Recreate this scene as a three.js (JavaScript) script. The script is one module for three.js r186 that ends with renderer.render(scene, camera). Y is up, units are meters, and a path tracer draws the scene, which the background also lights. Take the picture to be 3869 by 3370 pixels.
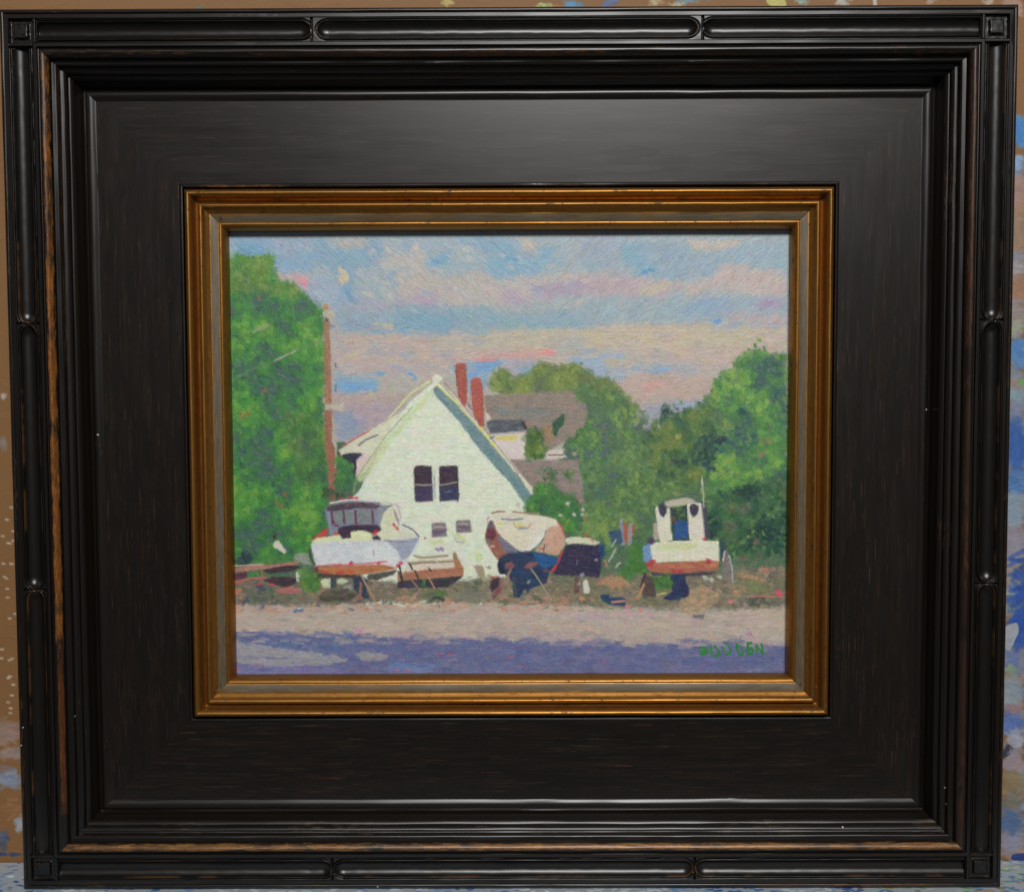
import * as THREE from 'three';
import { mergeGeometries, mergeVertices, toCreasedNormals } from 'three/addons/utils/BufferGeometryUtils.js';
import { RoundedBoxGeometry } from 'three/addons/geometries/RoundedBoxGeometry.js';
import { RectAreaLightUniformsLib } from 'three/addons/lights/RectAreaLightUniformsLib.js';

// ------------------------------------------------------------------ camera, light, exposure
const scene = new THREE.Scene();
const camera = new THREE.PerspectiveCamera(48.97, 1024 / 891, 0.02, 20);
camera.position.set(0.0024, 0.02535, 0.45845);
camera.rotation.order = 'YXZ';
camera.rotation.set(-0.047765, 0.003222, -0.003611);
scene.background = new THREE.Color().setRGB(0.075, 0.075, 0.077);   // the dim room in front of the easel
RectAreaLightUniformsLib.init();
const LAMP = { at: [0.2, 1.08, 1.5], size: [0.74, 0.32], aim: [0.02, 0, 0.01], power: 45 };
const renderer = new THREE.WebGLRenderer({ antialias: true });
renderer.toneMapping = THREE.LinearToneMapping;
renderer.toneMappingExposure = 1.0;
renderer.shadowMap.enabled = true;

// ------------------------------------------------------------------ helpers
let seed = 20417;
const rnd = () => { seed |= 0; seed = (seed + 0x6d2b79f5) | 0; let t = Math.imul(seed ^ (seed >>> 15), 1 | seed); t = (t + Math.imul(t ^ (t >>> 7), 61 | t)) ^ t; return ((t ^ (t >>> 14)) >>> 0) / 4294967296; };
const rr = (a, b) => a + (b - a) * rnd();
const gauss = () => (rnd() + rnd() + rnd() + rnd() - 2) * 0.9;
const lerp = (a, b, t) => a + (b - a) * t;
const clamp = (x, a = 0, b = 1) => Math.min(b, Math.max(a, x));
const ss = (a, b, x) => { const t = clamp((x - a) / (b - a)); return t * t * (3 - 2 * t); };
const hash = (i, j = 0) => { let h = Math.imul(i | 0, 374761393) + Math.imul(j | 0, 668265263); h = Math.imul(h ^ (h >>> 13), 1274126177); return ((h ^ (h >>> 16)) >>> 0) / 4294967296; };
const noise1 = (x, k = 0) => { const i = Math.floor(x), f = x - i, s = f * f * (3 - 2 * f); return lerp(hash(i, k), hash(i + 1, k), s); };
const noise2 = (x, y, k = 0) => { const i = Math.floor(x), j = Math.floor(y), f = x - i, g = y - j, s = f * f * (3 - 2 * f), t = g * g * (3 - 2 * g), q = k * 7919;
  return lerp(lerp(hash(i + q, j), hash(i + 1 + q, j), s), lerp(hash(i + q, j + 1), hash(i + 1 + q, j + 1), s), t); };
const lin = (r, g, b) => new THREE.Color().setRGB(r / 255, g / 255, b / 255, THREE.SRGBColorSpace);
const css = (c, j = 0, a = 1) => `rgba(${clamp(Math.round(c[0] + j), 0, 255)},${clamp(Math.round(c[1] + j), 0, 255)},${clamp(Math.round(c[2] + j), 0, 255)},${a})`;
function canvasOf(w, h, fill) { const c = document.createElement('canvas'); c.width = w; c.height = h; const x = c.getContext('2d'); x.fillStyle = fill; x.fillRect(0, 0, w, h); return [c, x]; }
function tex(c, srgb) { const t = new THREE.CanvasTexture(c); if (srgb) t.colorSpace = THREE.SRGBColorSpace; t.anisotropy = 8; return t; }
const used = {};
function numbered(n) { const k = used[n] = (used[n] || 0) + 1; return k === 1 ? n : `${n}_${String(k - 1).padStart(3, '0')}`; }
function add(name, geo, mat, parent = scene) { const m = new THREE.Mesh(geo, mat); m.name = parent === scene ? numbered(name) : name; m.castShadow = m.receiveShadow = true; parent.add(m); return m; }

// ------------------------------------------------------------------ the brush: dabs of bristle lines on a colour canvas and a relief canvas
function makePainter(w, h, ground, toPx) {
  const [cv, cx] = canvasOf(w, h, css(ground)), [hv, hx] = canvasOf(w, h, 'rgb(110,110,110)');
  for (const x of [cx, hx]) { x.lineCap = 'round'; x.lineJoin = 'round'; }
  const P = { cv, cx, hv, hx, toPx };
  // a loaded brush pulled from (x, y) along ang: len and wid in canvas pixels
  P.dab = (x, y, len, wid, ang, c, o = {}) => {
    const n = Math.max(3, Math.round(wid / 1.5)), ca = Math.cos(ang), sa = Math.sin(ang), bend = (o.bend ?? 0.12) * gauss() * len, tone = (o.tone ?? 7), a = o.a ?? 0.8;
    const lift = rr(-14, 16);
    for (let i = 0; i < n; i++) {
      const t = (i + 0.5) / n - 0.5, edge = 1 - Math.abs(t) * 1.3, l0 = -len * (0.5 - rr(0, 0.16)) * (0.6 + 0.4 * edge), l1 = len * (0.5 - rr(0, 0.2)) * (0.6 + 0.4 * edge), off = t * wid;
      const j = gauss() * tone;
      const q = (l, b) => [x + ca * l - sa * (off + b), y + sa * l + ca * (off + b)];
      const [ax, ay] = q(l0, 0), [mx, my] = q((l0 + l1) / 2, bend), [bx, by] = q(l1, 0);
      cx.strokeStyle = css([c[0] + j, c[1] + j * 0.95, c[2] + j * 0.9], 0, a * rr(0.75, 1)); cx.lineWidth = wid / n * rr(1.1, 1.9);
      cx.beginPath(); cx.moveTo(ax, ay); cx.quadraticCurveTo(mx, my, bx, by); cx.stroke();
      const g = Math.round(clamp(112 + lift + gauss() * 34 + (Math.abs(t) > 0.36 ? 26 : 0), 0, 255));
      hx.strokeStyle = `rgba(${g},${g},${g},0.7)`; hx.lineWidth = wid / n * rr(0.8, 1.2);
      hx.beginPath(); hx.moveTo(ax, ay); hx.quadraticCurveTo(mx, my, bx, by); hx.stroke();
    }
  };
  // a patch with a hand-cut edge; pts are pairs in sketch units
  P.path = (pts, rough = 0.9) => {
    const q = pts.map((p) => toPx(p[0], p[1])), out = [];
    q.forEach((p, i) => { const n = q[(i + 1) % q.length], d = Math.hypot(n[0] - p[0], n[1] - p[1]), k = Math.max(1, Math.round(d / 9)); for (let m = 0; m < k; m++) out.push([lerp(p[0], n[0], m / k) + gauss() * rough, lerp(p[1], n[1], m / k) + gauss() * rough]); });
    return out;
  };
  P.trace = (x, pts) => { x.beginPath(); pts.forEach((p, i) => { const n = pts[(i + 1) % pts.length], m = [(p[0] + n[0]) / 2, (p[1] + n[1]) / 2]; i ? x.quadraticCurveTo(p[0], p[1], m[0], m[1]) : x.moveTo(m[0], m[1]); }); x.closePath(); };
  P.patch = (pts, c, o = {}) => {
    const q = P.path(pts, o.rough);
    P.trace(cx, q); cx.fillStyle = css(c, 0, o.a ?? 1); cx.fill();
    if (o.relief !== 0) { const g = 118 + Math.round(rr(-8, 20)); P.trace(hx, q); hx.fillStyle = `rgba(${g},${g},${g},0.75)`; hx.fill(); hx.strokeStyle = 'rgba(165,165,165,0.55)'; hx.lineWidth = 1.6; hx.stroke(); }
    if (o.dabs !== 0) P.within(q, c, o);
  };
  // strokes laid inside a closed pixel path
  P.within = (q, c, o = {}) => {
    let x0 = 1e9, x1 = -1e9, y0 = 1e9, y1 = -1e9; for (const p of q) { x0 = Math.min(x0, p[0]); x1 = Math.max(x1, p[0]); y0 = Math.min(y0, p[1]); y1 = Math.max(y1, p[1]); }
    const len = o.len ?? Math.min(26, Math.max(6, (x1 - x0) * 0.4)), wid = o.wid ?? Math.min(8, Math.max(2.5, (y1 - y0) * 0.25));
    const n = Math.min(900, Math.round((x1 - x0) * (y1 - y0) / (len * wid) * (o.cover ?? 1.6)));
    for (const x of [cx, hx]) { x.save(); P.trace(x, q); x.clip(); }
    const mix = o.mix ?? [c];
    for (let i = 0; i < n; i++) { const m = mix[Math.floor(rnd() * mix.length)], k = gauss() * (o.vary ?? 8); P.dab(rr(x0, x1), rr(y0, y1), len * rr(0.6, 1.3), wid * rr(0.7, 1.3), (o.ang ?? 0) + gauss() * (o.swing ?? 0.15), [m[0] + k, m[1] + k, m[2] + k], { a: o.da ?? 0.55, tone: o.tone ?? 5 }); }
    cx.restore(); hx.restore();
  };
  // one stroke of a small brush through sketch points
  P.log = []; P.line = (pts, c, wid, o = {}) => {
    if (P.log) P.log.push([pts, c, wid, o]);
    const q = pts.map((p) => toPx(p[0], p[1]));
    for (let b = 0; b < 3; b++) { const off = (b - 1) * wid * 0.28; cx.strokeStyle = css(c, gauss() * 7, o.a ?? 0.85); cx.lineWidth = wid * rr(0.45, 0.62); cx.beginPath(); q.forEach((p, i) => { const X = p[0] + off * 0.7 + gauss() * 0.4, Y = p[1] + off * 0.7 + gauss() * 0.4; i ? cx.lineTo(X, Y) : cx.moveTo(X, Y); }); cx.stroke(); }
    hx.strokeStyle = 'rgba(170,170,170,0.6)'; hx.lineWidth = wid * 0.7; hx.beginPath(); q.forEach((p, i) => (i ? hx.lineTo(p[0], p[1]) : hx.moveTo(p[0], p[1]))); hx.stroke();
  };
  P.spot = (x, y, len, wid, ang, c, o) => { const [X, Y] = toPx(x, y); P.dab(X, Y, len, wid, ang, c, o); };
  return P;
}

// ------------------------------------------------------------------ the lamp over the easel
{
  const lamp = new THREE.Group(); lamp.name = 'ceiling_lamp'; scene.add(lamp);
  lamp.userData = { label: 'white rectangular lamp hanging above and in front of the easel', category: 'lamp' };
  lamp.position.set(...LAMP.at);
  const aim = new THREE.Object3D(); aim.position.set(...LAMP.at); aim.lookAt(...LAMP.aim); lamp.quaternion.copy(aim.quaternion);   // +z towards the picture
  const [w, h] = LAMP.size;
  const box = new RoundedBoxGeometry(w + 0.04, h + 0.04, 0.06, 3, 0.012); box.translate(0, 0, -0.034);
  add('housing', box, new THREE.MeshStandardMaterial({ color: lin(215, 215, 210), roughness: 0.5 }), lamp);
  const glow = new RoundedBoxGeometry(w, h, 0.006, 2, 0.002);
  add('diffuser', glow, new THREE.MeshStandardMaterial({ color: 0xffffff, emissive: new THREE.Color().setRGB(1, 0.985, 0.95), emissiveIntensity: 2 }), lamp);
  const light = new THREE.RectAreaLight(new THREE.Color().setRGB(1, 0.99, 0.975), LAMP.power, w, h);
  light.position.z = 0.006; light.rotation.y = Math.PI; lamp.add(light);
}

// ------------------------------------------------------------------ backboard and ledge of the easel, both smeared with old paint
const W = 440, H = 388.8, HB = H / 2, HW = W / 2;              // the frame, millimetres
const mm = 0.001;
{
  // sketch units are pixels of my tracing of the board, turned into millimetres on its face
  const B = [0.121594, -0.000450721, -233.559, -0.000418028, -0.121775, 209.366, 8.08897e-07, -1.26668e-05];
  const BW = 820, BH = 600, BY = 40, TW = 2048, TH = 1499, k = TW / BW;   // board face: 820 x 600 mm, its centre 40 mm up
  const toPx = (x, y) => { const d = B[6] * x + B[7] * y + 1, X = (B[0] * x + B[1] * y + B[2]) / d, Y = (B[3] * x + B[4] * y + B[5]) / d; return [(X + BW / 2) * k, (BH / 2 - (Y - BY)) * k]; };
  const P = makePainter(TW, TH, [122, 86, 48], toPx);
  // bare brown hardboard: soft mottling and short fibres
  for (let i = 0; i < 3200; i++) { const t = gauss() * 7; P.dab(rr(0, TW), rr(0, TH), rr(10, 60), rr(3, 14), rr(-0.35, 0.35), [121 + t, 85 + t * 0.9, 47 + t * 0.7], { a: 0.3, tone: 5 }); }
  const cols = { blue: [62, 118, 175], deep: [32, 70, 150], lilac: [140, 128, 140], grey: [140, 138, 142], pale: [160, 172, 180], green: [150, 165, 100], leaf: [90, 150, 70], tan: [140, 112, 90], pink: [160, 110, 105] };
  const smear = (x, y, w, h, c, n = 10, ang = 0, a = 0.7) => { for (let i = 0; i < n * 4; i++) { const j = gauss() * 12; P.spot(x + gauss() * w * 0.4, y + gauss() * h * 0.4, Math.max(4.5, Math.min(w, h) * rr(0.1, 0.28)), Math.max(2.4, h * rr(0.04, 0.09)), ang + gauss() * 0.9, [c[0] + j + gauss() * 6, c[1] + j, c[2] + j + gauss() * 6], { a: a * 0.6, tone: 12 }); } };
  // top edge
  smear(755, 26, 30, 14, [95, 95, 80], 3); smear(1690, 8, 60, 40, [165, 150, 85], 5); smear(2050, 20, 60, 22, cols.green, 6); smear(2165, 16, 80, 34, [75, 125, 170], 9); smear(2105, 24, 40, 16, [150, 95, 60], 3);
  P.line([[2285, 22], [2300, 8], [2330, 0]], [80, 95, 130], 8); smear(2480, 6, 60, 30, [165, 150, 110], 5); smear(2600, 2, 130, 30, [95, 125, 140], 8); smear(2560, 14, 60, 20, [165, 160, 120], 4);
  P.patch([[2890, -10], [2965, -10], [2978, 22], [2905, 22]], [172, 165, 95]); smear(3035, 4, 45, 20, [125, 150, 140], 5); smear(3190, 6, 60, 34, [160, 158, 150], 7); P.line([[3308, -4], [3310, 22]], [170, 165, 160], 5);
  smear(3520, 2, 40, 20, [150, 130, 115], 4); smear(3740, 6, 50, 26, [165, 145, 130], 5); smear(3830, 30, 80, 70, [150, 122, 108], 8);
  // right edge, from the top down
  for (let y = 640; y < 3230; y += 55) smear(3845 + gauss() * 10, y, 110, 80, [[134, 124, 128], [120, 128, 142], [140, 118, 108], [112, 124, 150]][Math.floor(y / 55) % 4], 5);
  smear(3860, 500, 60, 130, cols.blue, 12, 1.4); smear(3850, 610, 40, 60, [120, 150, 185], 6); smear(3850, 720, 70, 130, [145, 118, 110], 12); smear(3860, 860, 70, 200, [135, 108, 88], 12); smear(3850, 1010, 50, 60, cols.grey, 6);
  smear(3850, 1090, 60, 120, [140, 105, 85], 9); smear(3840, 1190, 70, 90, [138, 125, 122], 8); smear(3840, 1245, 60, 60, [135, 145, 125], 6); smear(3850, 1330, 70, 110, [75, 120, 170], 10, 1.4); smear(3865, 1445, 20, 30, cols.leaf, 5);
  smear(3840, 1490, 70, 90, [120, 140, 150], 8); smear(3840, 1590, 70, 110, [105, 115, 145], 9); smear(3840, 1690, 80, 190, [45, 85, 150], 16, 1.2); smear(3840, 1830, 70, 110, [70, 110, 160], 9); smear(3830, 1930, 80, 130, [125, 140, 155], 10);
  smear(3830, 2080, 80, 160, [135, 130, 145], 12); smear(3830, 2180, 70, 90, [140, 130, 120], 8); smear(3840, 2240, 60, 50, [165, 165, 155], 6); smear(3835, 2290, 60, 70, [125, 135, 110], 6); smear(3865, 2300, 18, 420, cols.deep, 18, 1.5);
  P.patch([[3800, 2360], [3850, 2350], [3855, 2390], [3830, 2440], [3805, 2490], [3792, 2470]], [150, 152, 160]); smear(3830, 2500, 70, 90, [95, 110, 150], 9); smear(3820, 2530, 60, 40, [120, 140, 115], 6); smear(3820, 2620, 80, 130, [125, 138, 145], 11, 0.2); smear(3830, 2690, 80, 60, [140, 110, 115], 7);
  smear(3830, 2740, 90, 90, [80, 105, 160], 10); smear(3840, 2790, 70, 70, [150, 150, 165], 7); P.line([[3790, 2855], [3812, 2842], [3818, 2828]], [35, 42, 62], 9); smear(3830, 2880, 80, 80, [140, 125, 130], 8); smear(3830, 2960, 90, 90, [125, 108, 80], 9); smear(3830, 3030, 90, 80, [105, 100, 90], 8);
  smear(3820, 3110, 90, 110, [72, 95, 130], 11); smear(3820, 3190, 90, 80, [125, 125, 145], 8); P.patch([[3812, 3232], [3880, 3225], [3880, 3300]], [40, 55, 115]);
  // left edge
  smear(10, 1500, 20, 30, [165, 155, 150], 4, 0, 0.5); smear(6, 1670, 26, 60, [122, 112, 108], 4); for (let i = 0; i < 26; i++) P.spot(rr(0, 60), rr(1900, 2750), 5, 2.2, 0.1, [185, 175, 165], { a: 0.8 });
  smear(30, 2760, 90, 110, [138, 112, 100], 9); smear(30, 2850, 90, 70, [140, 120, 112], 7); smear(30, 2950, 100, 80, [122, 130, 150], 10); smear(40, 3050, 60, 70, [135, 95, 60], 4); smear(70, 3115, 40, 90, [140, 148, 155], 6); smear(8, 3170, 40, 90, [70, 75, 95], 7); smear(30, 3232, 120, 12, [40, 55, 100], 8);
  for (let i = 0; i < 24; i++) { const c = [[170, 165, 165], [60, 90, 150], [150, 140, 90], [90, 60, 40]][i % 4]; P.dab(rr(0, TW), rr(0, TH), rr(2, 5), rr(1.5, 3), rr(0, 3), c, { a: 0.7 }); }
  const map = tex(P.cv, true), bump = tex(P.hv, false);
  const g = new RoundedBoxGeometry(BW * mm, BH * mm, 0.008, 2, 0.002);
  const pos = g.attributes.position, uv = g.attributes.uv; for (let i = 0; i < pos.count; i++) uv.setXY(i, pos.getX(i) / (BW * mm) + 0.5, pos.getY(i) / (BH * mm) + 0.5);
  const board = add('backboard', g, new THREE.MeshStandardMaterial({ map, bumpMap: bump, bumpScale: 0.0005, roughness: 0.72 }));
  board.position.set(0, BY * mm, -0.0045); board.userData = { kind: 'structure', label: 'brown hardboard smeared with old blue and grey paint behind the frame' };

  // the ledge: 820 mm wide, 95 mm deep, thick with scraped paint
  const LW = 2048, LD = 237, kx = LW / 820, LP = makePainter(LW, LD, [150, 160, 168], (x, z) => [(x + 410) * kx, z * kx]);   // sketch units: millimetres
  for (let i = 0; i < 9000; i++) {
    const x = rr(-410, 410), z = rr(0, 95), f = noise2(x / 22, z / 9, 3), m = noise2(x / 60 + 9, z / 12, 5);
    let c = f < 0.28 ? [52, 88, 150] : f < 0.4 ? [110, 140, 175] : f < 0.75 ? [190, 202, 205] : [165, 175, 178];
    if (x > 35 && m > 0.45) c = rnd() < 0.45 ? [92, 145, 85] : f > 0.5 ? [180, 178, 160] : [150, 120, 85];
    if (x > 150 && z > 32 && rnd() < 0.45) c = rnd() < 0.4 ? [180, 155, 75] : [150, 115, 85];
    if (x < -205 && z < 14) c = z < 3 ? [45, 62, 105] : rnd() < 0.6 ? [160, 158, 150] : [95, 115, 150];
    if (x < -200 && z > 18 && z < 26 && rnd() < 0.7) c = [38, 72, 140];
    if (x > 205 && rnd() < 0.6) c = f < 0.5 ? [72, 108, 150] : [120, 140, 158];
    LP.dab((x + 410) * kx, z * kx, rr(4, 13), rr(1.6, 4.5), gauss() * 0.7, [c[0] + gauss() * 10, c[1] + gauss() * 10, c[2] + gauss() * 10], { a: 0.8, tone: 12 });
  }
  const lg = new RoundedBoxGeometry(0.82, 0.018, 0.095, 3, 0.003), lp = lg.attributes.position, lu = lg.attributes.uv;
  for (let i = 0; i < lp.count; i++) lu.setXY(i, lp.getX(i) / 0.82 + 0.5, 0.5 - lp.getZ(i) / 0.095);
  const ledge = add('ledge', lg, new THREE.MeshStandardMaterial({ map: tex(LP.cv, true), bumpMap: tex(LP.hv, false), bumpScale: 0.0012, roughness: 0.55 }));
  ledge.position.set(0, (-HB - 9.2) * mm, 0.0475 - 0.0003); ledge.userData = { kind: 'structure', label: 'easel ledge crusted with white and blue paint under the frame' };
}

// ------------------------------------------------------------------ the picture frame
const frame = new THREE.Group(); frame.name = 'picture_frame'; scene.add(frame);
frame.userData = { label: 'wide black lacquered wooden frame with fluted edge and rubbed gold inner moulding', category: 'picture frame' };
frame.position.set(0, -HB * mm, 0);
const face = new THREE.Group();                                   // only a place to compute from; parts go straight under the frame

// profiles are lists of [u, z, tag]: u inward from the outer edge, z out from the wall, millimetres
function profile() { const p = []; p.to = (u, z, t) => { p.push([u, z, t ?? p.tag]); return p; };
  p.bead = (u1, z1, h, n = 8, t) => { const [u0, z0] = p[p.length - 1]; for (let i = 1; i <= n; i++) { const k = i / n; p.push([lerp(u0, u1, k - 0.0 * k), lerp(z0, z1, k) + h * Math.pow(Math.sin(Math.PI * k), 0.75), t ?? p.tag]); } return p; };
  return p; }
const outer = profile().to(0.8, 0).to(0.2, 0.6).to(0, 2).to(0, 24.6).to(0.15, 25.6);
outer.bead(2.5, 26.7, 1.15, 9, 'rim'); outer.to(3.0, 26.5).to(3.1, 28.35).to(3.25, 28.5).to(4.5, 28.5).to(4.62, 28.35).to(4.65, 24).to(14.15, 24).to(14.18, 28.35).to(14.3, 28.5).to(15.4, 28.5).to(15.55, 28.3).to(15.65, 27.4).to(16.0, 27.3);
outer.to(16.1, 27.8, 'crest').bead(20.0, 27.0, 1.9, 12, 'crest'); outer.to(20.15, 25.7).to(21.2, 25.5);
outer.bead(22.3, 24.6, 0.32, 5, 'step'); outer.to(22.4, 23.1).to(23.0, 22.9).bead(24.6, 22.0, 0.35, 6, 'step'); outer.to(24.7, 20.7).bead(26.5, 19.5, 0.4, 6, 'step'); outer.to(26.6, 18.2).to(27.4, 17.2);
for (let i = 1; i <= 5; i++) outer.to(27.4 + 1.3 * i / 5, 17.2 - 2.4 * Math.sin(i / 5 * Math.PI / 2), 'cove');
for (const q of [[29.1, 15.5], [29.6, 16.2], [30.2, 16.75], [30.8, 17.02], [31.4, 17.08], [32.0, 16.98], [32.6, 16.76], [33.2, 16.42], [33.7, 16.12]]) outer.to(q[0], q[1], 'astragal'); outer.to(34.0, 16, 'panel').to(34.2, 16, 'panel').to(45, 16, 'panel').to(60, 16, 'panel').to(70.2, 16, 'panel').to(70.4, 16, 'panel').to(70.8, 16.35, 'lip').to(71.4, 16.55, 'lip').to(71.9, 16.35, 'lip').to(72.05, 15.9).to(72.1, 11).to(72.1, 3).to(71, 0);
// the first 21 mm are stretched to meet the outer edge, and the crest stands 2.2 mm higher than first drawn
outer.forEach((q) => { if (q[1] > 3) q[1] += 2.2 * (1 - ss(20, 31, q[0])); q[0] += 2.0 * clamp(q[0] / 21); });
const KS = 23 / 21, DZ = 2.2;
const liner = profile().to(73.1, 5).to(73.1, 17.0, 'bead');
liner.bead(77.2, 17.9, 3.2, 16, 'bead'); for (let i = 1; i <= 6; i++) liner.to(77.2 + 2.2 * i / 6, lerp(17.9, 18.0, i / 6) - 1.9 * Math.sin(Math.PI * i / 6), 'hollow');
liner.bead(81.7, 17.9, 1.15, 9, 'bead2'); liner.to(82.3, 17.0, 'slope').to(83.4, 16.5, 'slope').to(83.7, 16.1, 'slope').to(84.0, 16.05, 'fillet').to(87.6, 15.6, 'fillet').to(87.75, 15.5, 'edge');
liner.bead(90.3, 13.1, 0.95, 9, 'edge'); liner.to(90.6, 12.2, 'edge').to(90.6, 9.5).to(86.2, 9.4).to(86.2, 5);
liner.forEach((q) => { q[0] += 2.0; });

function arcs(p) { let s = 0; const a = [0]; for (let i = 1; i < p.length; i++) { s += Math.hypot(p[i][0] - p[i - 1][0], p[i][1] - p[i - 1][1]); a.push(s); } return [a, s]; }
// one mitred member of length L, running along x with its outer edge at y = 0 and its face towards z
function member(p, L, cols, wob, key) {
  const [a, total] = arcs(p), nP = p.length, pos = [], uv = [], idx = [];
  for (let i = 0; i < nP; i++) for (let j = 0; j <= cols; j++) {
    const [u, z] = p[i], x = lerp(-L / 2 + u, L / 2 - u, j / cols), s = x / 14, e = ss(0, 12, L / 2 - u - Math.abs(x));
    const calm = p[i][2] === 'panel' ? 0 : 1, w1 = (noise2(s, i * 0.35, key) - 0.5) * wob * e * calm, w2 = calm * (noise2(s * 0.7 + 40, i * 0.3, key + 1) - 0.5) * wob * 0.6 * e;
    pos.push(x, -(u + w2), z + (z > 6 ? w1 : 0)); uv.push(x / L + 0.5, 1 - a[i] / total);
  }
  for (let i = 0; i < nP - 1; i++) for (let j = 0; j < cols; j++) { const q = i * (cols + 1) + j, r = q + cols + 1; idx.push(q, r, q + 1, q + 1, r, r + 1); }
  const g = new THREE.BufferGeometry(); g.setAttribute('position', new THREE.Float32BufferAttribute(pos, 3)); g.setAttribute('uv', new THREE.Float32BufferAttribute(uv, 2)); g.setIndex(idx);
  const c = toCreasedNormals(g, 0.62); c.scale(mm, mm, mm); return c;   // creased in millimetres: the helper welds anything closer than 0.01
}
const SIDES = [{ L: W, at: [0, HB], turn: 0 }, { L: H, at: [HW, 0], turn: -Math.PI / 2 }, { L: W, at: [0, -HB], turn: Math.PI }, { L: H, at: [-HW, 0], turn: Math.PI / 2 }];   // top, right, bottom, left
const put = (m, k) => { m.position.set(SIDES[k].at[0] * mm, SIDES[k].at[1] * mm + HB * mm, 0); m.rotation.z = SIDES[k].turn; return m; };

// rubbed finish: black lacquer with brushed streaks, worn to bronze where hands and cloth reach it
const TWR = 2048, THR = 640;
function railMaps(k) {
  const L = SIDES[k].L, [a, total] = arcs(outer), [cv, cx] = canvasOf(TWR, THR, 'rgb(15,10,6)'), [rv, rx] = canvasOf(TWR, THR, 'rgb(0,89,0)');   // roughness in green, metalness in blue
  const yOf = (s) => s / total * THR, px = (mmx) => (mmx / L + 0.5) * TWR;
  const rangeOf = (tag) => { let lo = 1e9, hi = -1e9; outer.forEach((q, i) => { if (q[2] === tag) { lo = Math.min(lo, a[i]); hi = Math.max(hi, a[i]); } }); return [lo, hi]; };
  const streak = (x, y, w, h, c, al, metal) => { cx.fillStyle = css(c, 0, al); cx.fillRect(x, y, w, h); if (metal) { rx.fillStyle = `rgba(0,${metal[0]},${metal[1]},${al})`; rx.fillRect(x, y, w, h); } };
  // brushed ground
  for (let i = 0; i < 9000; i++) { const t = gauss() * 8; streak(rr(-200, TWR), rr(0, THR), rr(30, 260), rr(0.6, 1.6), [15 + t, 10 + t * 0.7, 6 + t * 0.5], 0.35); }
  for (let i = 0; i < 2600; i++) { const g = Math.round(89 + gauss() * 13); rx.fillStyle = `rgba(0,${g},0,0.35)`; rx.fillRect(rr(-200, TWR), rr(0, THR), rr(20, 220), rr(0.6, 2)); }
  const [p0, p1] = rangeOf('panel');
  for (let i = 0; i < 420; i++) { const x = rr(0, TWR), y = yOf(rr(p0, p1)); cx.fillStyle = css([[34, 21, 12], [28, 20, 14], [24, 22, 20], [40, 24, 14]][i % 4], 0, rr(0.05, 0.2)); cx.beginPath(); cx.ellipse(x, y, rr(14, 90), rr(2, 9), 0, 0, 7); cx.fill(); const g = Math.round(89 + gauss() * 12); rx.fillStyle = `rgba(0,${g},0,0.35)`; rx.beginPath(); rx.ellipse(x, y, rr(14, 110), rr(3, 12), 0, 0, 7); rx.fill(); }
  for (let i = 0; i < 520; i++) { const y = yOf(rr(p0, p1)), c = [[92, 58, 38], [80, 46, 34], [104, 74, 44], [66, 52, 44]][Math.floor(rnd() * 4)], x = rr(-60, TWR); const n = 1 + Math.floor(rnd() * 5); for (let m = 0; m < n; m++) streak(x + rr(0, 90), y + rr(-0.8, 0.8), rr(4, 46), rr(0.6, 1.3), c, rr(0.08, 0.38)); }
  for (let i = 0; i < 900; i++) { const c = [[70, 45, 30], [38, 40, 46], [46, 52, 44], [74, 40, 38]][Math.floor(rnd() * 4)]; streak(rr(0, TWR), yOf(rr(p0, p1)), rr(1, 4), rr(0.8, 2), c, rr(0.1, 0.32)); }
  // wear: [tag, offset range within the tag 0..1, stretch of the rail in mm, strength, colour]
  const bronze = [[150, 92, 30], [128, 74, 24], [164, 112, 52], [112, 58, 22]];
  const wear = (tag, f0, f1, x0, x1, str, pal = bronze, fine = 1) => {
    const [lo, hi] = rangeOf(tag), ya = yOf(lerp(lo, hi, f0)), yb = yOf(lerp(lo, hi, f1)), n = Math.round((px(x1) - px(x0)) * (yb - ya) * 0.05 * str) + 4;
    if (str >= 0.5) for (let x = px(x0); x < px(x1); x += 4.2) { const X = x / TWR * L, m = ss(0.12, 0.62, noise1(X / 30 + k * 9, 8) * 0.6 + noise1(X / 8 + k * 4, 9) * 0.4) * ss(0, 60, x - px(x0)) * ss(0, 60, px(x1) - x), f = noise1(X / 11 + k, 12), c = pal[0].map((v, i) => lerp(v, pal[pal.length - 1][i], f)), e0 = noise1(X / 5, 14 + k) * 0.22, e1 = noise1(X / 6, 24 + k) * 0.22; streak(x, lerp(ya, yb, e0), 4.2, (yb - ya) * (1 - e0 - e1), c, m * str * 0.7, [120, 90]); }
    for (let i = 0; i < n; i++) { const x = rr(px(x0), px(x1)), X = x / TWR * L; if (noise1(X / 26 + k * 31, tag.length) * 0.6 + noise1(X / 7 + k * 17, 5) * 0.4 > 0.30 + 0.55 * str) continue; streak(x, rr(ya, yb), rr(3, 24) * fine, rr(0.7, 1.8), pal[Math.floor(rnd() * pal.length)], rr(0.15, 0.5), [125, 70]); }
  };
  const half = L / 2, all = ['rim', 'step', 'astragal', 'lip'];
  for (const t of all) wear(t, 0.1, 0.9, -half, half, 0.07, [[110, 72, 40], [90, 55, 34]], 0.6);
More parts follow.
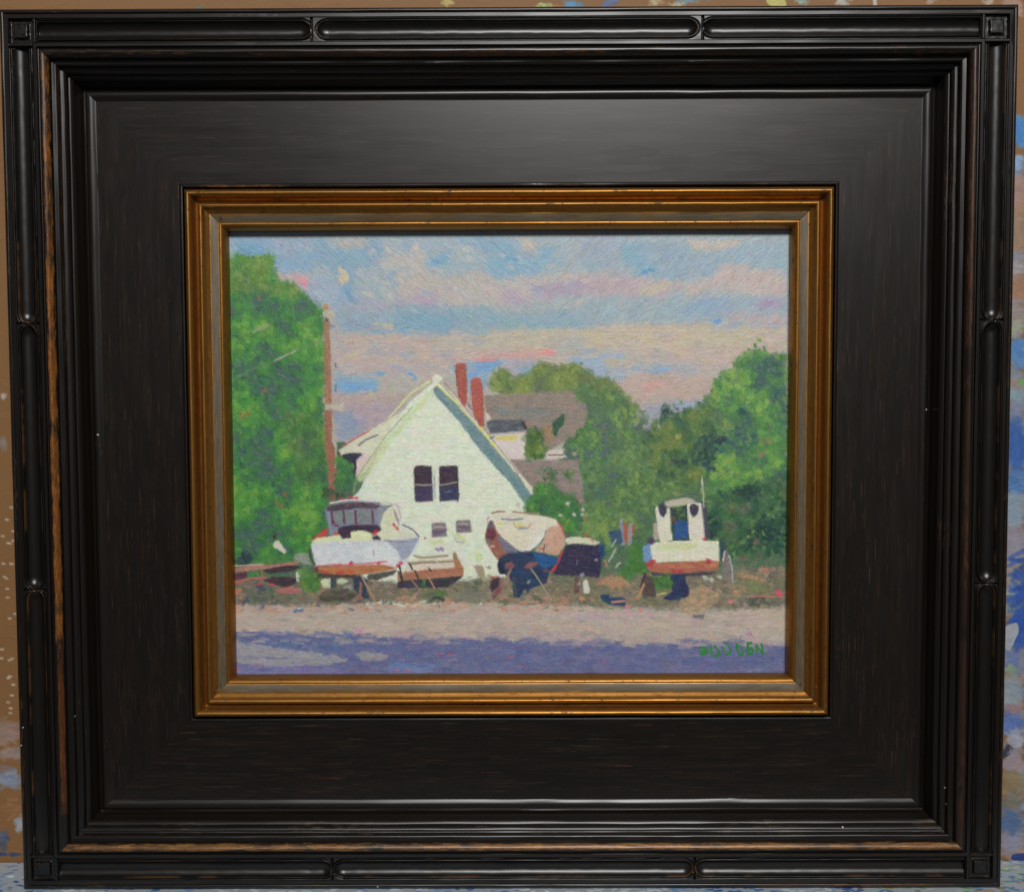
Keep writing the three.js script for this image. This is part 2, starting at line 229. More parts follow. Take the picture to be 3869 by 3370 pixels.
  if (k === 0) { wear('crest', 0.45, 1, -110, 40, 0.55, [[88, 52, 20], [74, 42, 18]]); wear('crest', 0.6, 1, 120, 200, 0.4); wear('crest', 0.2, 1, -half, half, 0.2); wear('rim', 0, 0.4, -half, half, 0.5, [[96, 52, 24], [80, 44, 24]]); wear('step', 0.2, 0.4, 60, 130, 0.5); wear('lip', 0.1, 1, -140, -100, 0.9); wear('lip', 0.1, 1, 20, 125, 0.4); }
  if (k === 1) { wear('crest', 0.25, 0.8, -half, half, 0.5, [[104, 58, 28], [86, 50, 26]]); wear('step', 0.1, 0.9, -150, 40, 0.3, [[110, 76, 50]]); wear('rim', 0.2, 0.9, -half, half, 0.3, [[88, 50, 30]]); }
  if (k === 2) { wear('crest', 0.3, 0.9, -half, half, 0.85, [[168, 118, 60], [150, 98, 44], [182, 138, 80], [132, 80, 34]]); wear('step', 0.1, 0.9, -half, half, 0.3, [[120, 96, 66]]); wear('rim', 0.3, 0.9, -200, -100, 0.5); wear('rim', 0.2, 0.8, -60, half, 0.25); }
  if (k === 3) { wear('crest', 0.3, 0.95, -84, 180, 0.95, [[172, 104, 30], [150, 86, 22], [178, 118, 48], [140, 76, 20]]); wear('crest', 0.4, 0.9, -160, -84, 0.9, [[120, 62, 18], [104, 54, 18]]); wear('rim', 0.3, 0.95, -half, half, 0.4, [[104, 66, 34]]); wear('step', 0.1, 0.3, 40, 180, 0.6, [[112, 74, 36]]); wear('rim', 0, 0.5, -190, -150, 0.9, [[120, 62, 22]]); }
  const dots = k === 3 ? [[-128, 'rim', 0.5], [-120, 'rim', 0.9], [-116, 'step', 0.2], [10, 'astragal', 0.6]] : k === 1 ? [[150, 'step', 0.3], [157, 'step', 0.2], [-20, 'astragal', 0.3]] : k === 2 ? [[-150, 'step', 0.5], [60, 'rim', 0.5]] : [];
  for (const [x, t, f] of dots) { const [lo, hi] = rangeOf(t); cx.fillStyle = 'rgb(205,196,188)'; cx.beginPath(); cx.ellipse(px(x), yOf(lerp(lo, hi, f)), 1.7, 2.2, 0, 0, 7); cx.fill(); }
  return [tex(cv, true), tex(rv, false)];
}
const rails = [];
for (let k = 0; k < 4; k++) {
  const [map, rough] = railMaps(k);
  const m = new THREE.MeshPhysicalMaterial({ map, roughnessMap: rough, metalnessMap: rough, roughness: 0.95, metalness: 1, ior: 1.5 });
  rails.push(put(add('frame_rail', member(outer, SIDES[k].L, 96, 0.16, 11 + k * 5), m, frame), k));
}

// carved flutes: three to a rail, each with rounded ends, a fine raised rim and a groove round it
const lacquer = new THREE.MeshPhysicalMaterial({ color: 0xffffff, vertexColors: true, roughness: 0.34 });
const ZF = 28.45 + DZ, BANDC = 9.4 * KS, BANDH = 4.68 * KS, FR = 3.35 * KS;
const blackLin = [0.0038, 0.0027, 0.0019], wornLin = [0.17, 0.075, 0.018];
function heightGrid(xs, ys, zf, colf) {
  const pos = [], col = [], uv = [], idx = [], n = ys.length;
  for (const x of xs) for (const y of ys) { const z = zf(x, y), c = colf(x, y); pos.push(x * mm, -y * mm, z * mm); col.push(...c); uv.push(x / 20, y / 20); }
  for (let i = 0; i < xs.length - 1; i++) for (let j = 0; j < n - 1; j++) { const q = i * n + j, r = q + n; idx.push(q, q + 1, r, r, q + 1, r + 1); }
  const ring = [];                                                 // a skirt down into the rail
  for (let i = 0; i < xs.length; i++) ring.push(i * n); for (let j = 1; j < n; j++) ring.push((xs.length - 1) * n + j); for (let i = xs.length - 2; i >= 0; i--) ring.push(i * n + n - 1); for (let j = n - 2; j > 0; j--) ring.push(j);
  const b0 = pos.length / 3; for (const r of ring) { pos.push(pos[r * 3], pos[r * 3 + 1], (24.3 + DZ) * mm); col.push(col[r * 3], col[r * 3 + 1], col[r * 3 + 2]); uv.push(uv[r * 2], uv[r * 2 + 1]); }
  for (let i = 0; i < ring.length; i++) { const a = ring[i], b = ring[(i + 1) % ring.length], c = b0 + i, d = b0 + (i + 1) % ring.length; idx.push(a, c, b, b, c, d); }
  const g = new THREE.BufferGeometry(); g.setAttribute('position', new THREE.Float32BufferAttribute(pos, 3)); g.setAttribute('color', new THREE.Float32BufferAttribute(col, 3)); g.setAttribute('uv', new THREE.Float32BufferAttribute(uv, 2)); g.setIndex(idx);
  g.computeVertexNormals(); return g;
}
function flute(s0, s1, gap0, gap1, key, worn) {   // a negative gap leaves that end square, at the corner block
  const xs = [], ys = []; const n0 = 46;
  for (let i = 0; i <= n0; i++) xs.push(s0 + i * 0.26); const m = Math.round((s1 - s0 - 2 * n0 * 0.26) / 1.6); for (let i = 1; i < m; i++) xs.push(lerp(s0 + n0 * 0.26, s1 - n0 * 0.26, i / m)); for (let i = n0; i >= 0; i--) xs.push(s1 - i * 0.26);
  for (let j = 0; j <= 52; j++) ys.push(BANDC - BANDH + 2 * BANDH * j / 52);
  const rho = (x, y) => { const a = s0 + gap0, b = s1 - gap1, ex = gap0 >= 0 && x < a + 4.6 ? (a + 4.6 - x) * FR / 4.6 : gap1 >= 0 && x > b - 4.6 ? (x - b + 4.6) * FR / 4.6 : 0; const wob = (noise1(x / 5, key) - 0.5) * 0.12; return Math.hypot(ex, y - BANDC + wob) / FR; };
  const zf = (x, y) => {
    const r = rho(x, y), e = (r - 1) * FR, end = Math.min(x - s0, s1 - x); let z;
    if (r < 1) z = 0.1 - 2.75 * Math.pow(1 - r * r, 0.62); else z = e < 0.36 ? 0.1 : e < 0.6 ? lerp(0.1, -0.95, (e - 0.36) / 0.24) : e < 0.75 ? -0.95 : e < 1.0 ? lerp(-0.95, -0.1, (e - 0.75) / 0.25) : -0.1;
    if (end < 0.28) z = Math.min(z, -1.0);
    return ZF + z + (noise2(x / 3, y / 2, key) - 0.5) * 0.07;
  };
  const colf = (x, y) => { const r = rho(x, y), rim = Math.exp(-Math.pow((r - 0.99) / 0.07, 2)) * worn * ss(0.45, 0.75, noise1(x / 9 + key * 13, 2) * 0.7 + noise1(x / 2.3 + key * 5, 4) * 0.3), t = 0.75 + 0.5 * noise2(x / 4, y * 1.5, key + 2); return blackLin.map((b, i) => lerp(b * t, wornLin[i], clamp(rim))); };
  return heightGrid(xs, ys, zf, colf);
}
// where the flutes meet, along each rail from its middle, millimetres: top, right, bottom, left
const CUTS = [[-84.5, 83.5], [-59, 56.5], [-82, 80], [-58, 59]], WORN = [0.2, 0.25, 0.32, 0.38];
CUTS.forEach(([c0, c1], k) => {
  const e = SIDES[k].L / 2 - 15.65 * KS;
  [[-e, c0, -1, 0.2], [c0, c1, k === 0 ? 2.6 : 0.9, k === 0 ? 2.2 : 0.9], [c1, e, 0.2, -1]].forEach(([s0, s1, g0, g1], i) => add('carved_flute', flute(s0 + 0.02, s1 - 0.02, g0, g1, 7 + k * 3 + i, WORN[k]), lacquer, rails[k]));
});
// the square pads at the corners
for (let k = 0; k < 4; k++) {
  const xs = []; for (let i = 0; i <= 54; i++) xs.push((4.72 + (15.6 - 4.72) * i / 54) * KS);
  const cx = 9.45, zf = (X, Y) => { const x = X / KS, y = Y / KS;
    if (x > 14.12 && y > 14.12) return 26.4 + DZ;
    if (x > 14.2 || y > 14.2) { const q = Math.max(x, y); return ZF - 0.02 - (q > 15.35 ? 0.9 : 0); }
    const d = Math.max(Math.abs(x - cx), Math.abs(y - cx)) + (noise2(x, y, 60 + k) - 0.5) * 0.25;
    return ZF + (d < 2.45 ? -0.25 : d < 3.0 ? lerp(-0.25, -1.55, (d - 2.45) / 0.55) : d < 4.3 ? -1.55 : lerp(-1.55, -0.2, clamp((d - 4.3) / 0.4))) + (noise2(x / 1.6, y / 1.6, 70 + k) - 0.5) * 0.12;
  };
  const g = heightGrid(xs, xs, zf, (x, y) => { const t = 0.8 + 0.5 * noise2(x / 2, y / 2, 80 + k), w = clamp(noise2(x * 1.4, y * 1.4, 90 + k) - 0.72) * 0.35; return blackLin.map((b, i) => lerp(b * t, wornLin[i], w)); });
  const b = add('corner_block', g, lacquer, frame), c = [[-1, 1, 0], [1, 1, -1], [1, -1, 2], [-1, -1, 1]][k];
  b.position.set(c[0] * HW * mm, c[1] * HB * mm + HB * mm, 0); b.rotation.z = c[2] * Math.PI / 2;
}
// gold inner moulding
for (let k = 0; k < 4; k++) {
  const [a, total] = arcs(liner), TW = 1536, TH = 256, [cv, cx] = canvasOf(TW, TH, 'rgb(150,104,48)'), [rv, rx] = canvasOf(TW, TH, 'rgb(0,108,240)');
  const yOf = (s) => s / total * TH, range = (t) => { let lo = 1e9, hi = -1e9; liner.forEach((q, i) => { if (q[2] === t) { lo = Math.min(lo, a[i]); hi = Math.max(hi, a[i]); } }); return [yOf(lo), yOf(hi)]; };
  const blot = (x, y, w, h, c, al, rough, metal) => { cx.fillStyle = css(c, 0, al); cx.beginPath(); cx.ellipse(x, y, w, h, gauss() * 0.2, 0, 7); cx.fill(); if (rough !== undefined) { rx.fillStyle = `rgba(0,${rough},${metal},${al})`; rx.beginPath(); rx.ellipse(x, y, w, h, 0, 0, 7); rx.fill(); } };
  for (let i = 0; i < 3400; i++) { const c = [[156, 108, 50], [132, 86, 38], [176, 128, 66], [110, 68, 30], [142, 92, 38]][Math.floor(rnd() * 5)]; blot(rr(0, TW), rr(0, TH), rr(1, 7), rr(0.8, 2.6), c, rr(0.2, 0.5)); }
  for (let i = 0; i < 520; i++) { const x = rr(0, TW), y = rr(0, TH); if (noise2(x / 60, y / 18, 30 + k) < 0.5) continue; blot(x, y, rr(1, 5), rr(0.8, 2.6), [[82, 54, 28], [66, 46, 28], [104, 66, 32]][Math.floor(rnd() * 3)], rr(0.2, 0.5), 138, 120); }
  for (let i = 0; i < 150; i++) { const x = rr(0, TW), y = rr(0, TH); if (noise2(x / 110, y / 40, 130 + k) < 0.52) continue; for (let m = 0; m < 14; m++) blot(x + gauss() * 16, y + gauss() * 5, rr(1, 4), rr(0.8, 2.6), [[58, 38, 22], [46, 32, 22], [80, 50, 26]][m % 3], rr(0.15, 0.45), 130, 110); }
  for (let i = 0; i < 1600; i++) blot(rr(0, TW), rr(0, TH), rr(0.6, 1.6), rr(0.6, 1.3), [40, 26, 18], rr(0.3, 0.8), 140, 60);
  for (let i = 0; i < 700; i++) { const g = Math.round(rr(78, 150)); rx.fillStyle = `rgba(0,${g},235,0.4)`; rx.beginPath(); rx.ellipse(rr(0, TW), rr(0, TH), rr(2, 14), rr(1, 4), 0, 0, 7); rx.fill(); }   // burnished here, dull there
  const [f0, f1] = range('fillet');                                // the flat fillet was left in grey bole
  cx.fillStyle = 'rgb(86,74,55)'; cx.fillRect(0, f0 + 1, TW, f1 - f0 - 2); rx.fillStyle = 'rgb(0,118,70)'; rx.fillRect(0, f0 + 1, TW, f1 - f0 - 2);
  for (let i = 0; i < 900; i++) { const x = rr(0, TW), n = noise1(x / 90, 50 + k) * 0.8; const c = n > 0.6 ? [[120, 92, 56], [104, 78, 48]][i % 2] : [[96, 86, 70], [78, 74, 64], [110, 90, 62], [84, 82, 72]][i % 4]; blot(x, rr(f0 + 1, f1 - 1), rr(4, 20), rr(0.8, 2), c, 0.3, 120, n > 0.6 ? 120 : 20); }
  for (const t of ['slope', 'hollow']) { const [y0, y1] = range(t); for (let i = 0; i < 260; i++) blot(rr(0, TW), rr(y0, y1), rr(1.5, 6), rr(0.7, 1.8), [[120, 80, 40], [104, 68, 36], [138, 92, 44]][i % 3], rr(0.15, 0.4), 132, 170); }
  for (const xe of [0, TW]) { const w = 78 / SIDES[k].L * TW; for (let i = 0; i < 140; i++) blot(xe === 0 ? w + rr(-4, 46) : TW - w + rr(-46, 4), rr(0, TH), rr(1, 4), rr(0.8, 3), [[50, 34, 24], [70, 66, 62], [150, 112, 58]][i % 3], rr(0.2, 0.55), 120, 110); }
  const mat = new THREE.MeshPhysicalMaterial({ map: tex(cv, true), roughnessMap: tex(rv, false), metalnessMap: tex(rv, false), roughness: 1, metalness: 0.95 });
  put(add('gilt_liner', member(liner, SIDES[k].L, 90, 0.14, 41 + k * 5), mat, frame), k);
}

// ------------------------------------------------------------------ the painting itself: oil on a canvas panel, 262 x 211 mm
{
  const PWm = 262, PHm = 211, TW = 1664, TH = 1340, k = TW / PWm;
  const B = [0.118809, -0.000441094, -228.155, -0.000407984, -0.118993, 205.151, 8.08897e-07, -1.26668e-05];   // my tracing units to millimetres on the panel
  const toPx = (x, y) => { const d = B[6] * x + B[7] * y + 1, X = (B[0] * x + B[1] * y + B[2]) / d, Y = (B[3] * x + B[4] * y + B[5]) / d; return [(X + PWm / 2) * k, (PHm / 2 - Y) * k]; };
  const P = makePainter(TW, TH, [150, 165, 176], toPx);
  const Z = (ox, oy) => (...v) => { const o = []; for (let i = 0; i < v.length; i += 2) o.push([ox + v[i] / 2.56, oy + v[i + 1] / 2.56]); return o; };
  const S1 = Z(840, 850), S2 = Z(1500, 850), S3 = Z(2200, 850), M1 = Z(840, 1450), M2 = Z(1500, 1450), M3 = Z(2200, 1450), B1 = Z(860, 1850), B2 = Z(1500, 1850), B3 = Z(2200, 1850);
  // --- underpainting: flat patches that the brush passes will pick their colours from
  const flat = (pts, c) => { const q = P.path(pts, 2.2); P.trace(P.cx, q); P.cx.fillStyle = css([lerp(c[0], 172, 0.16), lerp(c[1], 172, 0.2) + 3, lerp(c[2], 172, 0.16) + 2]); P.cx.fill(); };
  const blue = [124, 156, 180], paleBlue = [154, 166, 174], greyBlue = [140, 158, 172], strong = [108, 152, 188], cloud = [176, 168, 166], warm = [188, 172, 158], pink = [192, 162, 152], lilac = [166, 148, 168], beige = [186, 170, 152], sand = [190, 172, 150];
  flat([[800, 820], [3000, 820], [3000, 1300], [800, 1300]], paleBlue);
  flat([[800, 1200], [3000, 1240], [3000, 1800], [800, 1800]], [180, 168, 158]);
  flat([[800, 1790], [3000, 1790], [3000, 2260], [800, 2260]], [66, 90, 66]);
  // blue reaches of the upper left
  flat(S1(60, 90, 500, 110, 900, 120, 1500, 120, 1560, 300, 1380, 380, 1000, 330, 800, 480, 430, 440, 430, 300, 60, 300), [128, 160, 190]);
  flat(S1(860, 180, 1500, 200, 1560, 330, 1300, 430, 1240, 620, 1150, 640, 1050, 420, 860, 300), blue); flat(S1(120, 200, 380, 180, 400, 280, 260, 340, 100, 300), strong);
  flat(S1(430, 120, 870, 140, 830, 260, 600, 330, 460, 260), [146, 162, 184]); flat(S1(700, 500, 1160, 520, 1260, 700, 1200, 880, 900, 800, 760, 640), [150, 166, 186]); flat(S1(1160, 600, 1260, 620, 1300, 760, 1240, 800, 1170, 680), strong);
  flat(S1(980, 130, 1420, 100, 1400, 190, 1080, 230), [168, 168, 164]); flat(S1(420, 480, 540, 450, 820, 470, 830, 570, 600, 590, 430, 560), [186, 164, 166]); flat(S1(750, 510, 830, 500, 800, 610, 760, 590), [214, 140, 150]);
  flat(S1(1560, 240, 1800, 190, 1960, 230, 1960, 400, 1880, 460, 1700, 430, 1600, 450, 1530, 380), [180, 172, 166]); flat(S1(1760, 460, 2048, 430, 2060, 640, 1840, 690, 1810, 600), [182, 172, 162]); flat(S1(1600, 470, 1760, 450, 1830, 590, 1780, 620, 1640, 560), strong);
  flat(S1(1050, 840, 2100, 760, 2100, 1040, 1500, 1060, 1080, 1040), [136, 160, 178]); flat(S1(1140, 780, 1900, 660, 2060, 700, 2060, 790, 1300, 830), [164, 156, 176]);
  // middle of the sky
  flat(S2(0, 90, 460, 110, 480, 200, 260, 260, 0, 260), [150, 166, 182]); flat(S2(260, 260, 900, 250, 960, 480, 400, 520, 300, 440), [148, 164, 176]); flat(S2(330, 300, 480, 260, 500, 310, 400, 420, 330, 390), strong); flat(S2(480, 130, 1000, 110, 1240, 200, 1220, 300, 960, 280, 700, 200), blue);
  flat(S2(860, 300, 1300, 290, 1440, 430, 1230, 480, 1060, 540, 960, 520, 880, 420), [122, 160, 184]); flat(S2(1230, 130, 1400, 170, 1300, 260, 1200, 270), [178, 170, 160]); flat(S2(1350, 190, 1560, 190, 1540, 260, 1400, 290), [112, 156, 190]); flat(S2(1300, 300, 1600, 300, 1600, 490, 1480, 440, 1380, 410), [134, 162, 180]);
  flat(S2(1740, 140, 2060, 150, 2060, 330, 1800, 320), [146, 152, 174]); flat(S2(1700, 340, 2060, 330, 2060, 440, 1800, 440), [138, 164, 178]);
  flat(S2(0, 480, 300, 440, 460, 520, 820, 440, 960, 540, 1200, 500, 1500, 460, 2060, 450, 2060, 640, 1300, 740, 900, 780, 300, 760, 0, 700), [180, 168, 164]);
  flat(S2(120, 660, 420, 680, 400, 770, 180, 760), [168, 148, 172]); flat(S2(980, 660, 1240, 640, 1300, 760, 1060, 780), [176, 154, 174]); flat(S2(1300, 600, 1720, 530, 1900, 590, 1880, 660, 1400, 700), [164, 146, 172]);
  flat(S2(0, 780, 900, 800, 2060, 830, 2060, 990, 900, 1010, 800, 1080, 0, 1060), [132, 160, 176]); flat(S2(0, 860, 560, 860, 560, 1040, 0, 1040), [118, 156, 180]); flat(S2(900, 780, 2060, 720, 2060, 840, 1000, 850), [158, 166, 170]);
  flat(S2(0, 1080, 820, 1060, 1300, 1020, 2060, 1010, 2060, 1240, 1300, 1210, 0, 1200), [186, 172, 152]); flat(S2(1320, 1030, 1520, 1010, 1530, 1060, 1340, 1060), [196, 182, 146]); flat(S2(1500, 1090, 2060, 1060, 2060, 1220, 1560, 1220), [170, 166, 160]);
  flat(S2(0, 1190, 700, 1220, 1500, 1220, 1540, 1280, 1000, 1290, 300, 1340, 0, 1340), [190, 162, 156]); flat(S2(740, 1270, 1200, 1220, 1520, 1210, 1530, 1270, 1060, 1280, 760, 1330), [206, 150, 146]);
  flat(S2(400, 1400, 560, 1340, 1060, 1280, 1000, 1350, 860, 1480, 840, 1640, 680, 1640, 670, 1400), [108, 160, 206]); flat(S2(1040, 1300, 1380, 1300, 1340, 1420, 1180, 1520, 1040, 1440), [164, 156, 172]); flat(S2(1190, 1390, 1350, 1350, 1340, 1440, 1220, 1470), [122, 161, 196]);
  flat(S2(1620, 1320, 1800, 1270, 2060, 1330, 2060, 1520, 1940, 1540, 1900, 1440), [140, 164, 196]); flat(S2(0, 1340, 340, 1380, 400, 1460, 250, 1560, 0, 1800), [182, 166, 154]);
  // left of the gable
  flat(S1(1050, 1080, 2100, 1060, 2100, 1450, 1050, 1440), [188, 164, 154]); flat(S1(1060, 1440, 1600, 1420, 1500, 1620, 1080, 1600), [134, 162, 184]); flat(S1(1090, 1500, 1500, 1540, 1500, 1620, 1090, 1600), [112, 162, 206]); flat(S1(1460, 1420, 1580, 1410, 1560, 1480, 1480, 1490), [122, 164, 202]);
  flat(S1(1500, 1460, 2060, 1380, 1960, 1560, 1700, 1700, 1500, 1640), [178, 166, 156]); flat(S1(1070, 1620, 1800, 1640, 1750, 1800, 1060, 1800), [180, 154, 152]); flat(M1(1060, 200, 1800, 200, 1400, 460, 1200, 560, 1080, 420), [170, 148, 158]); flat(M1(1050, 270, 1260, 270, 1380, 430, 1200, 540, 1120, 560), [138, 146, 172]);
  // right of the sky
  flat(S3(0, 130, 400, 110, 540, 400, 200, 420, 0, 330), [148, 158, 176]); flat(S3(390, 180, 560, 150, 720, 430, 560, 500, 400, 340), [122, 158, 180]); flat(S3(540, 130, 1060, 150, 1380, 260, 1300, 480, 1000, 540, 760, 500, 600, 280), [140, 160, 178]); flat(S3(1020, 120, 1540, 170, 1420, 220, 1080, 230), [190, 174, 164]);
  flat(S3(1400, 220, 1700, 190, 1980, 170, 1980, 460, 1700, 420, 1560, 430, 1390, 320), [142, 164, 180]); flat(S3(1320, 380, 1480, 370, 1700, 440, 1980, 470, 1980, 680, 1300, 640, 1000, 660, 1000, 560, 1300, 500), [188, 168, 164]); flat(S3(0, 470, 540, 490, 620, 520, 900, 540, 1000, 580, 800, 700, 0, 690), [178, 156, 164]);
  flat(S3(540, 600, 860, 550, 880, 620, 640, 670), [192, 176, 158]); flat(S3(0, 720, 800, 740, 1300, 680, 1980, 690, 1980, 960, 1500, 980, 1100, 950, 0, 980), [148, 164, 176]); flat(S3(1000, 740, 1400, 690, 1480, 860, 1000, 850), [136, 158, 184]); flat(S3(1640, 720, 1960, 690, 1960, 800, 1720, 820), [162, 146, 176]);
  flat(S3(1300, 830, 1600, 860, 1980, 880, 1980, 980, 1440, 900), [182, 160, 164]); flat(S3(1180, 960, 1340, 890, 1520, 1020, 1280, 1040), [130, 158, 190]); flat(S3(0, 990, 900, 960, 1980, 1000, 1980, 1160, 800, 1180, 0, 1180), [190, 174, 148]); flat(S3(820, 1200, 1980, 1150, 1980, 1400, 900, 1340), [190, 164, 152]);
  flat(S3(0, 1210, 420, 1250, 420, 1400, 500, 1480, 140, 1520, 0, 1440), [150, 166, 190]); flat(S3(170, 1290, 420, 1290, 420, 1400, 300, 1380), [178, 170, 146]); flat(S3(480, 1360, 860, 1350, 860, 1420, 500, 1440), [128, 160, 196]); flat(S3(860, 1380, 1100, 1390, 1060, 1480, 880, 1440), [158, 158, 178]);
  flat(S3(500, 1440, 1100, 1450, 1260, 1500, 1240, 1800, 420, 1800, 260, 1540), [186, 160, 148]); flat(S3(560, 1530, 840, 1530, 820, 1600, 600, 1610), [200, 150, 146]); flat(M3(600, 200, 1200, 160, 1200, 240, 1000, 330, 800, 470, 600, 460, 560, 340), [150, 150, 168]); flat(M3(900, 180, 1190, 160, 1170, 230, 960, 250), [150, 160, 190]);
  // ground
  flat([[820, 2230], [3000, 2230], [3000, 2420], [820, 2420]], [158, 144, 132]);
  flat([[820, 2260], [1700, 2300], [3000, 2290], [3000, 2440], [820, 2400]], [156, 148, 136]);
  // --- first brush pass: the sky and the sand, colours taken from the patches below
  const dip = () => P.cx.getImageData(0, 0, TW, TH).data;
  const pass = (d, x0, y0, x1, y1, n, f) => { for (let i = 0; i < n; i++) { const x = rr(x0, x1), y = rr(y0, y1), q = toPx(x, y), X = Math.round(q[0]), Y = Math.round(q[1]); if (X < 0 || Y < 0 || X >= TW || Y >= TH) continue; const o = (Y * TW + X) * 4, c = [d[o], d[o + 1], d[o + 2]], s = f(x, y, c); if (s) P.dab(q[0], q[1], s[0], s[1], s[2], s[3] ?? c, s[4]); } };
  { const [sv, sx] = canvasOf(Math.round(TW / 14), Math.round(TH / 14), '#888'); sx.imageSmoothingEnabled = P.cx.imageSmoothingEnabled = true; sx.imageSmoothingQuality = P.cx.imageSmoothingQuality = 'high'; sx.drawImage(P.cv, 0, 0, sv.width, sv.height); P.cx.globalAlpha = 0.6; P.cx.drawImage(sv, 0, 0, TW, TH); P.cx.globalAlpha = 1; }   // scrubbed together while wet
  let d = dip();
  const skyAng = (x, y) => { const t = ss(1150, 1280, y), s = ss(1900, 2200, x); return lerp(lerp(0.7, -0.75, s), -0.03, Math.max(t, s * 0.3 + (1 - s) * 0.1)) + gauss() * 0.25; };
  pass(d, 830, 840, 3000, 1830, 2200, (x, y, c) => { const j = gauss() * 4, w = gauss() * 4; return [rr(26, 60), rr(8, 17), skyAng(x, y), [c[0] + j + w, c[1] + j, c[2] + j - w], { a: 0.62, tone: 5 }]; });
  d = dip();
  pass(d, 830, 840, 3000, 1830, 2200, (x, y, c) => { const j = gauss() * 5, w = gauss() * 6; return [rr(12, 34), rr(4, 9), skyAng(x, y), [c[0] + j + w, c[1] + j, c[2] + j - w], { a: 0.55, tone: 6 }]; });
  // wet paint dragged into its neighbour: a stroke carries the colour from a little way back
  const drag = (x0, y0, x1, y1, n, reach, len, wid, ang, a = 0.45) => { const d = dip(); for (let i = 0; i < n; i++) { const [X, Y] = toPx(rr(x0, x1), rr(y0, y1)), sx = Math.round(X + gauss() * reach), sy = Math.round(Y + gauss() * reach); if (sx < 0 || sy < 0 || sx >= TW || sy >= TH) continue; const o = (sy * TW + sx) * 4, j = gauss() * 3; P.dab(X, Y, len * rr(0.6, 1.4), wid * rr(0.6, 1.4), ang(X, Y), [d[o] + j, d[o + 1] + j, d[o + 2] + j], { a, tone: 5 }); } };
  drag(830, 840, 3000, 1830, 3000, 11, 20, 6, (x, y) => skyAng(x * 1.32 + 840, y * 1.3 + 840), 0.5);
  for (let i = 0; i < 170; i++) { const [[x, y]] = S1(rr(1060, 2500), rr(1000, 1480)); P.spot(x, y, rr(26, 70), rr(6, 13), -0.03 + gauss() * 0.12, [[194, 172, 168], [160, 168, 178], [198, 178, 162], [182, 166, 172], [150, 166, 180]][i % 5], { a: 0.42, tone: 6 }); }
  for (let i = 0; i < 130; i++) { const [[x, y]] = S3(rr(0, 1960), rr(930, 1450)); P.spot(x, y, rr(26, 70), rr(6, 13), -0.05 + gauss() * 0.12, [[194, 174, 164], [170, 170, 176], [200, 182, 160], [186, 166, 168]][i % 4], { a: 0.4, tone: 6 }); }
  for (let i = 0; i < 60; i++) { const [[x, y]] = S2(rr(-600, 1900), rr(200, 760)); P.spot(x, y, rr(16, 40), rr(8, 15), gauss() * 0.7, [[190, 180, 176], [178, 170, 180], [132, 160, 184], [196, 184, 172]][i % 4], { a: 0.45, tone: 6 }); }
  // touches of light and colour in the clouds
  const touch = (f, list, c, len, wid, ang) => { for (let i = 0; i < list.length; i += 2) { const [[x, y]] = f(list[i], list[i + 1]); for (let m = 0; m < 3; m++) P.spot(x + gauss() * 5, y + gauss() * 4, len * rr(0.7, 1.2), wid * rr(0.7, 1.2), ang + gauss() * 0.2, c, { a: 0.7, tone: 7 }); } };
  P.patch(S1(1100, 390, 1190, 430, 1230, 500, 1180, 570, 1110, 560, 1130, 480), [194, 182, 160], { ang: 1 }); touch(S1, [1860, 210], [204, 182, 168], 22, 10, 0); touch(S1, [1500, 960, 1600, 975], [182, 178, 156], 30, 9, 0.1); touch(S2, [260, 740, 310, 735], [178, 154, 174], 14, 8, 0.6); touch(S1, [790, 540], [216, 138, 148], 10, 10, 1.2); touch(S1, [1440, 1630], [206, 192, 130], 10, 6, 0.8);
  touch(S2, [1450, 1225, 1500, 1235], [220, 140, 140], 18, 8, 0.7); touch(S2, [900, 1300, 840, 1310], [212, 146, 142], 40, 9, -0.12); touch(S2, [1760, 590, 1600, 600], [164, 146, 172], 26, 9, -0.2); touch(S3, [680, 440, 620, 460], [92, 148, 186], 20, 10, 0.5); touch(S3, [1320, 930], [100, 146, 198], 20, 8, -0.5); touch(S3, [1820, 750], [164, 144, 174], 22, 10, -0.6); touch(S3, [320, 1550], [216, 150, 146], 22, 6, 0.2); touch(S1, [1540, 1440, 1840, 1450], [122, 161, 196], 22, 10, 0.2);
  touch(S1, [1250, 1560, 1180, 1570, 1350, 1580], [116, 160, 200], 46, 10, 0.05); touch(S2, [1080, 325, 1150, 330], [104, 154, 190], 20, 7, 0.2); touch(S2, [740, 1440, 900, 1350, 620, 1400, 800, 1380], [116, 160, 200], 50, 12, -0.2); P.line(S2(100, 1430, 150, 1430, 180, 1480, 150, 1500), [112, 164, 206], 5);

  // --- trees: clustered dabs of many greens
  function foliage(pts, n, pals, o = {}) {
    const q = P.path(pts, 4); let x0 = 1e9, x1 = -1e9, y0 = 1e9, y1 = -1e9; for (const p of q) { x0 = Math.min(x0, p[0]); x1 = Math.max(x1, p[0]); y0 = Math.min(y0, p[1]); y1 = Math.max(y1, p[1]); }
    const feather = o.feather ?? 12, inside = (x, y) => { let c = false; for (let i = 0, j = q.length - 1; i < q.length; j = i++) if ((q[i][1] > y) !== (q[j][1] > y) && x < (q[j][0] - q[i][0]) * (y - q[i][1]) / (q[j][1] - q[i][1]) + q[i][0]) c = !c; return c; };
    if (o.base) for (let m = 0; m < 5; m++) { P.trace(P.cx, q.map((p) => [p[0] + gauss() * feather * 1.3, p[1] + gauss() * feather * 1.3])); P.cx.fillStyle = css(o.base, gauss() * 3, o.ba ?? 0.42); P.cx.fill(); }
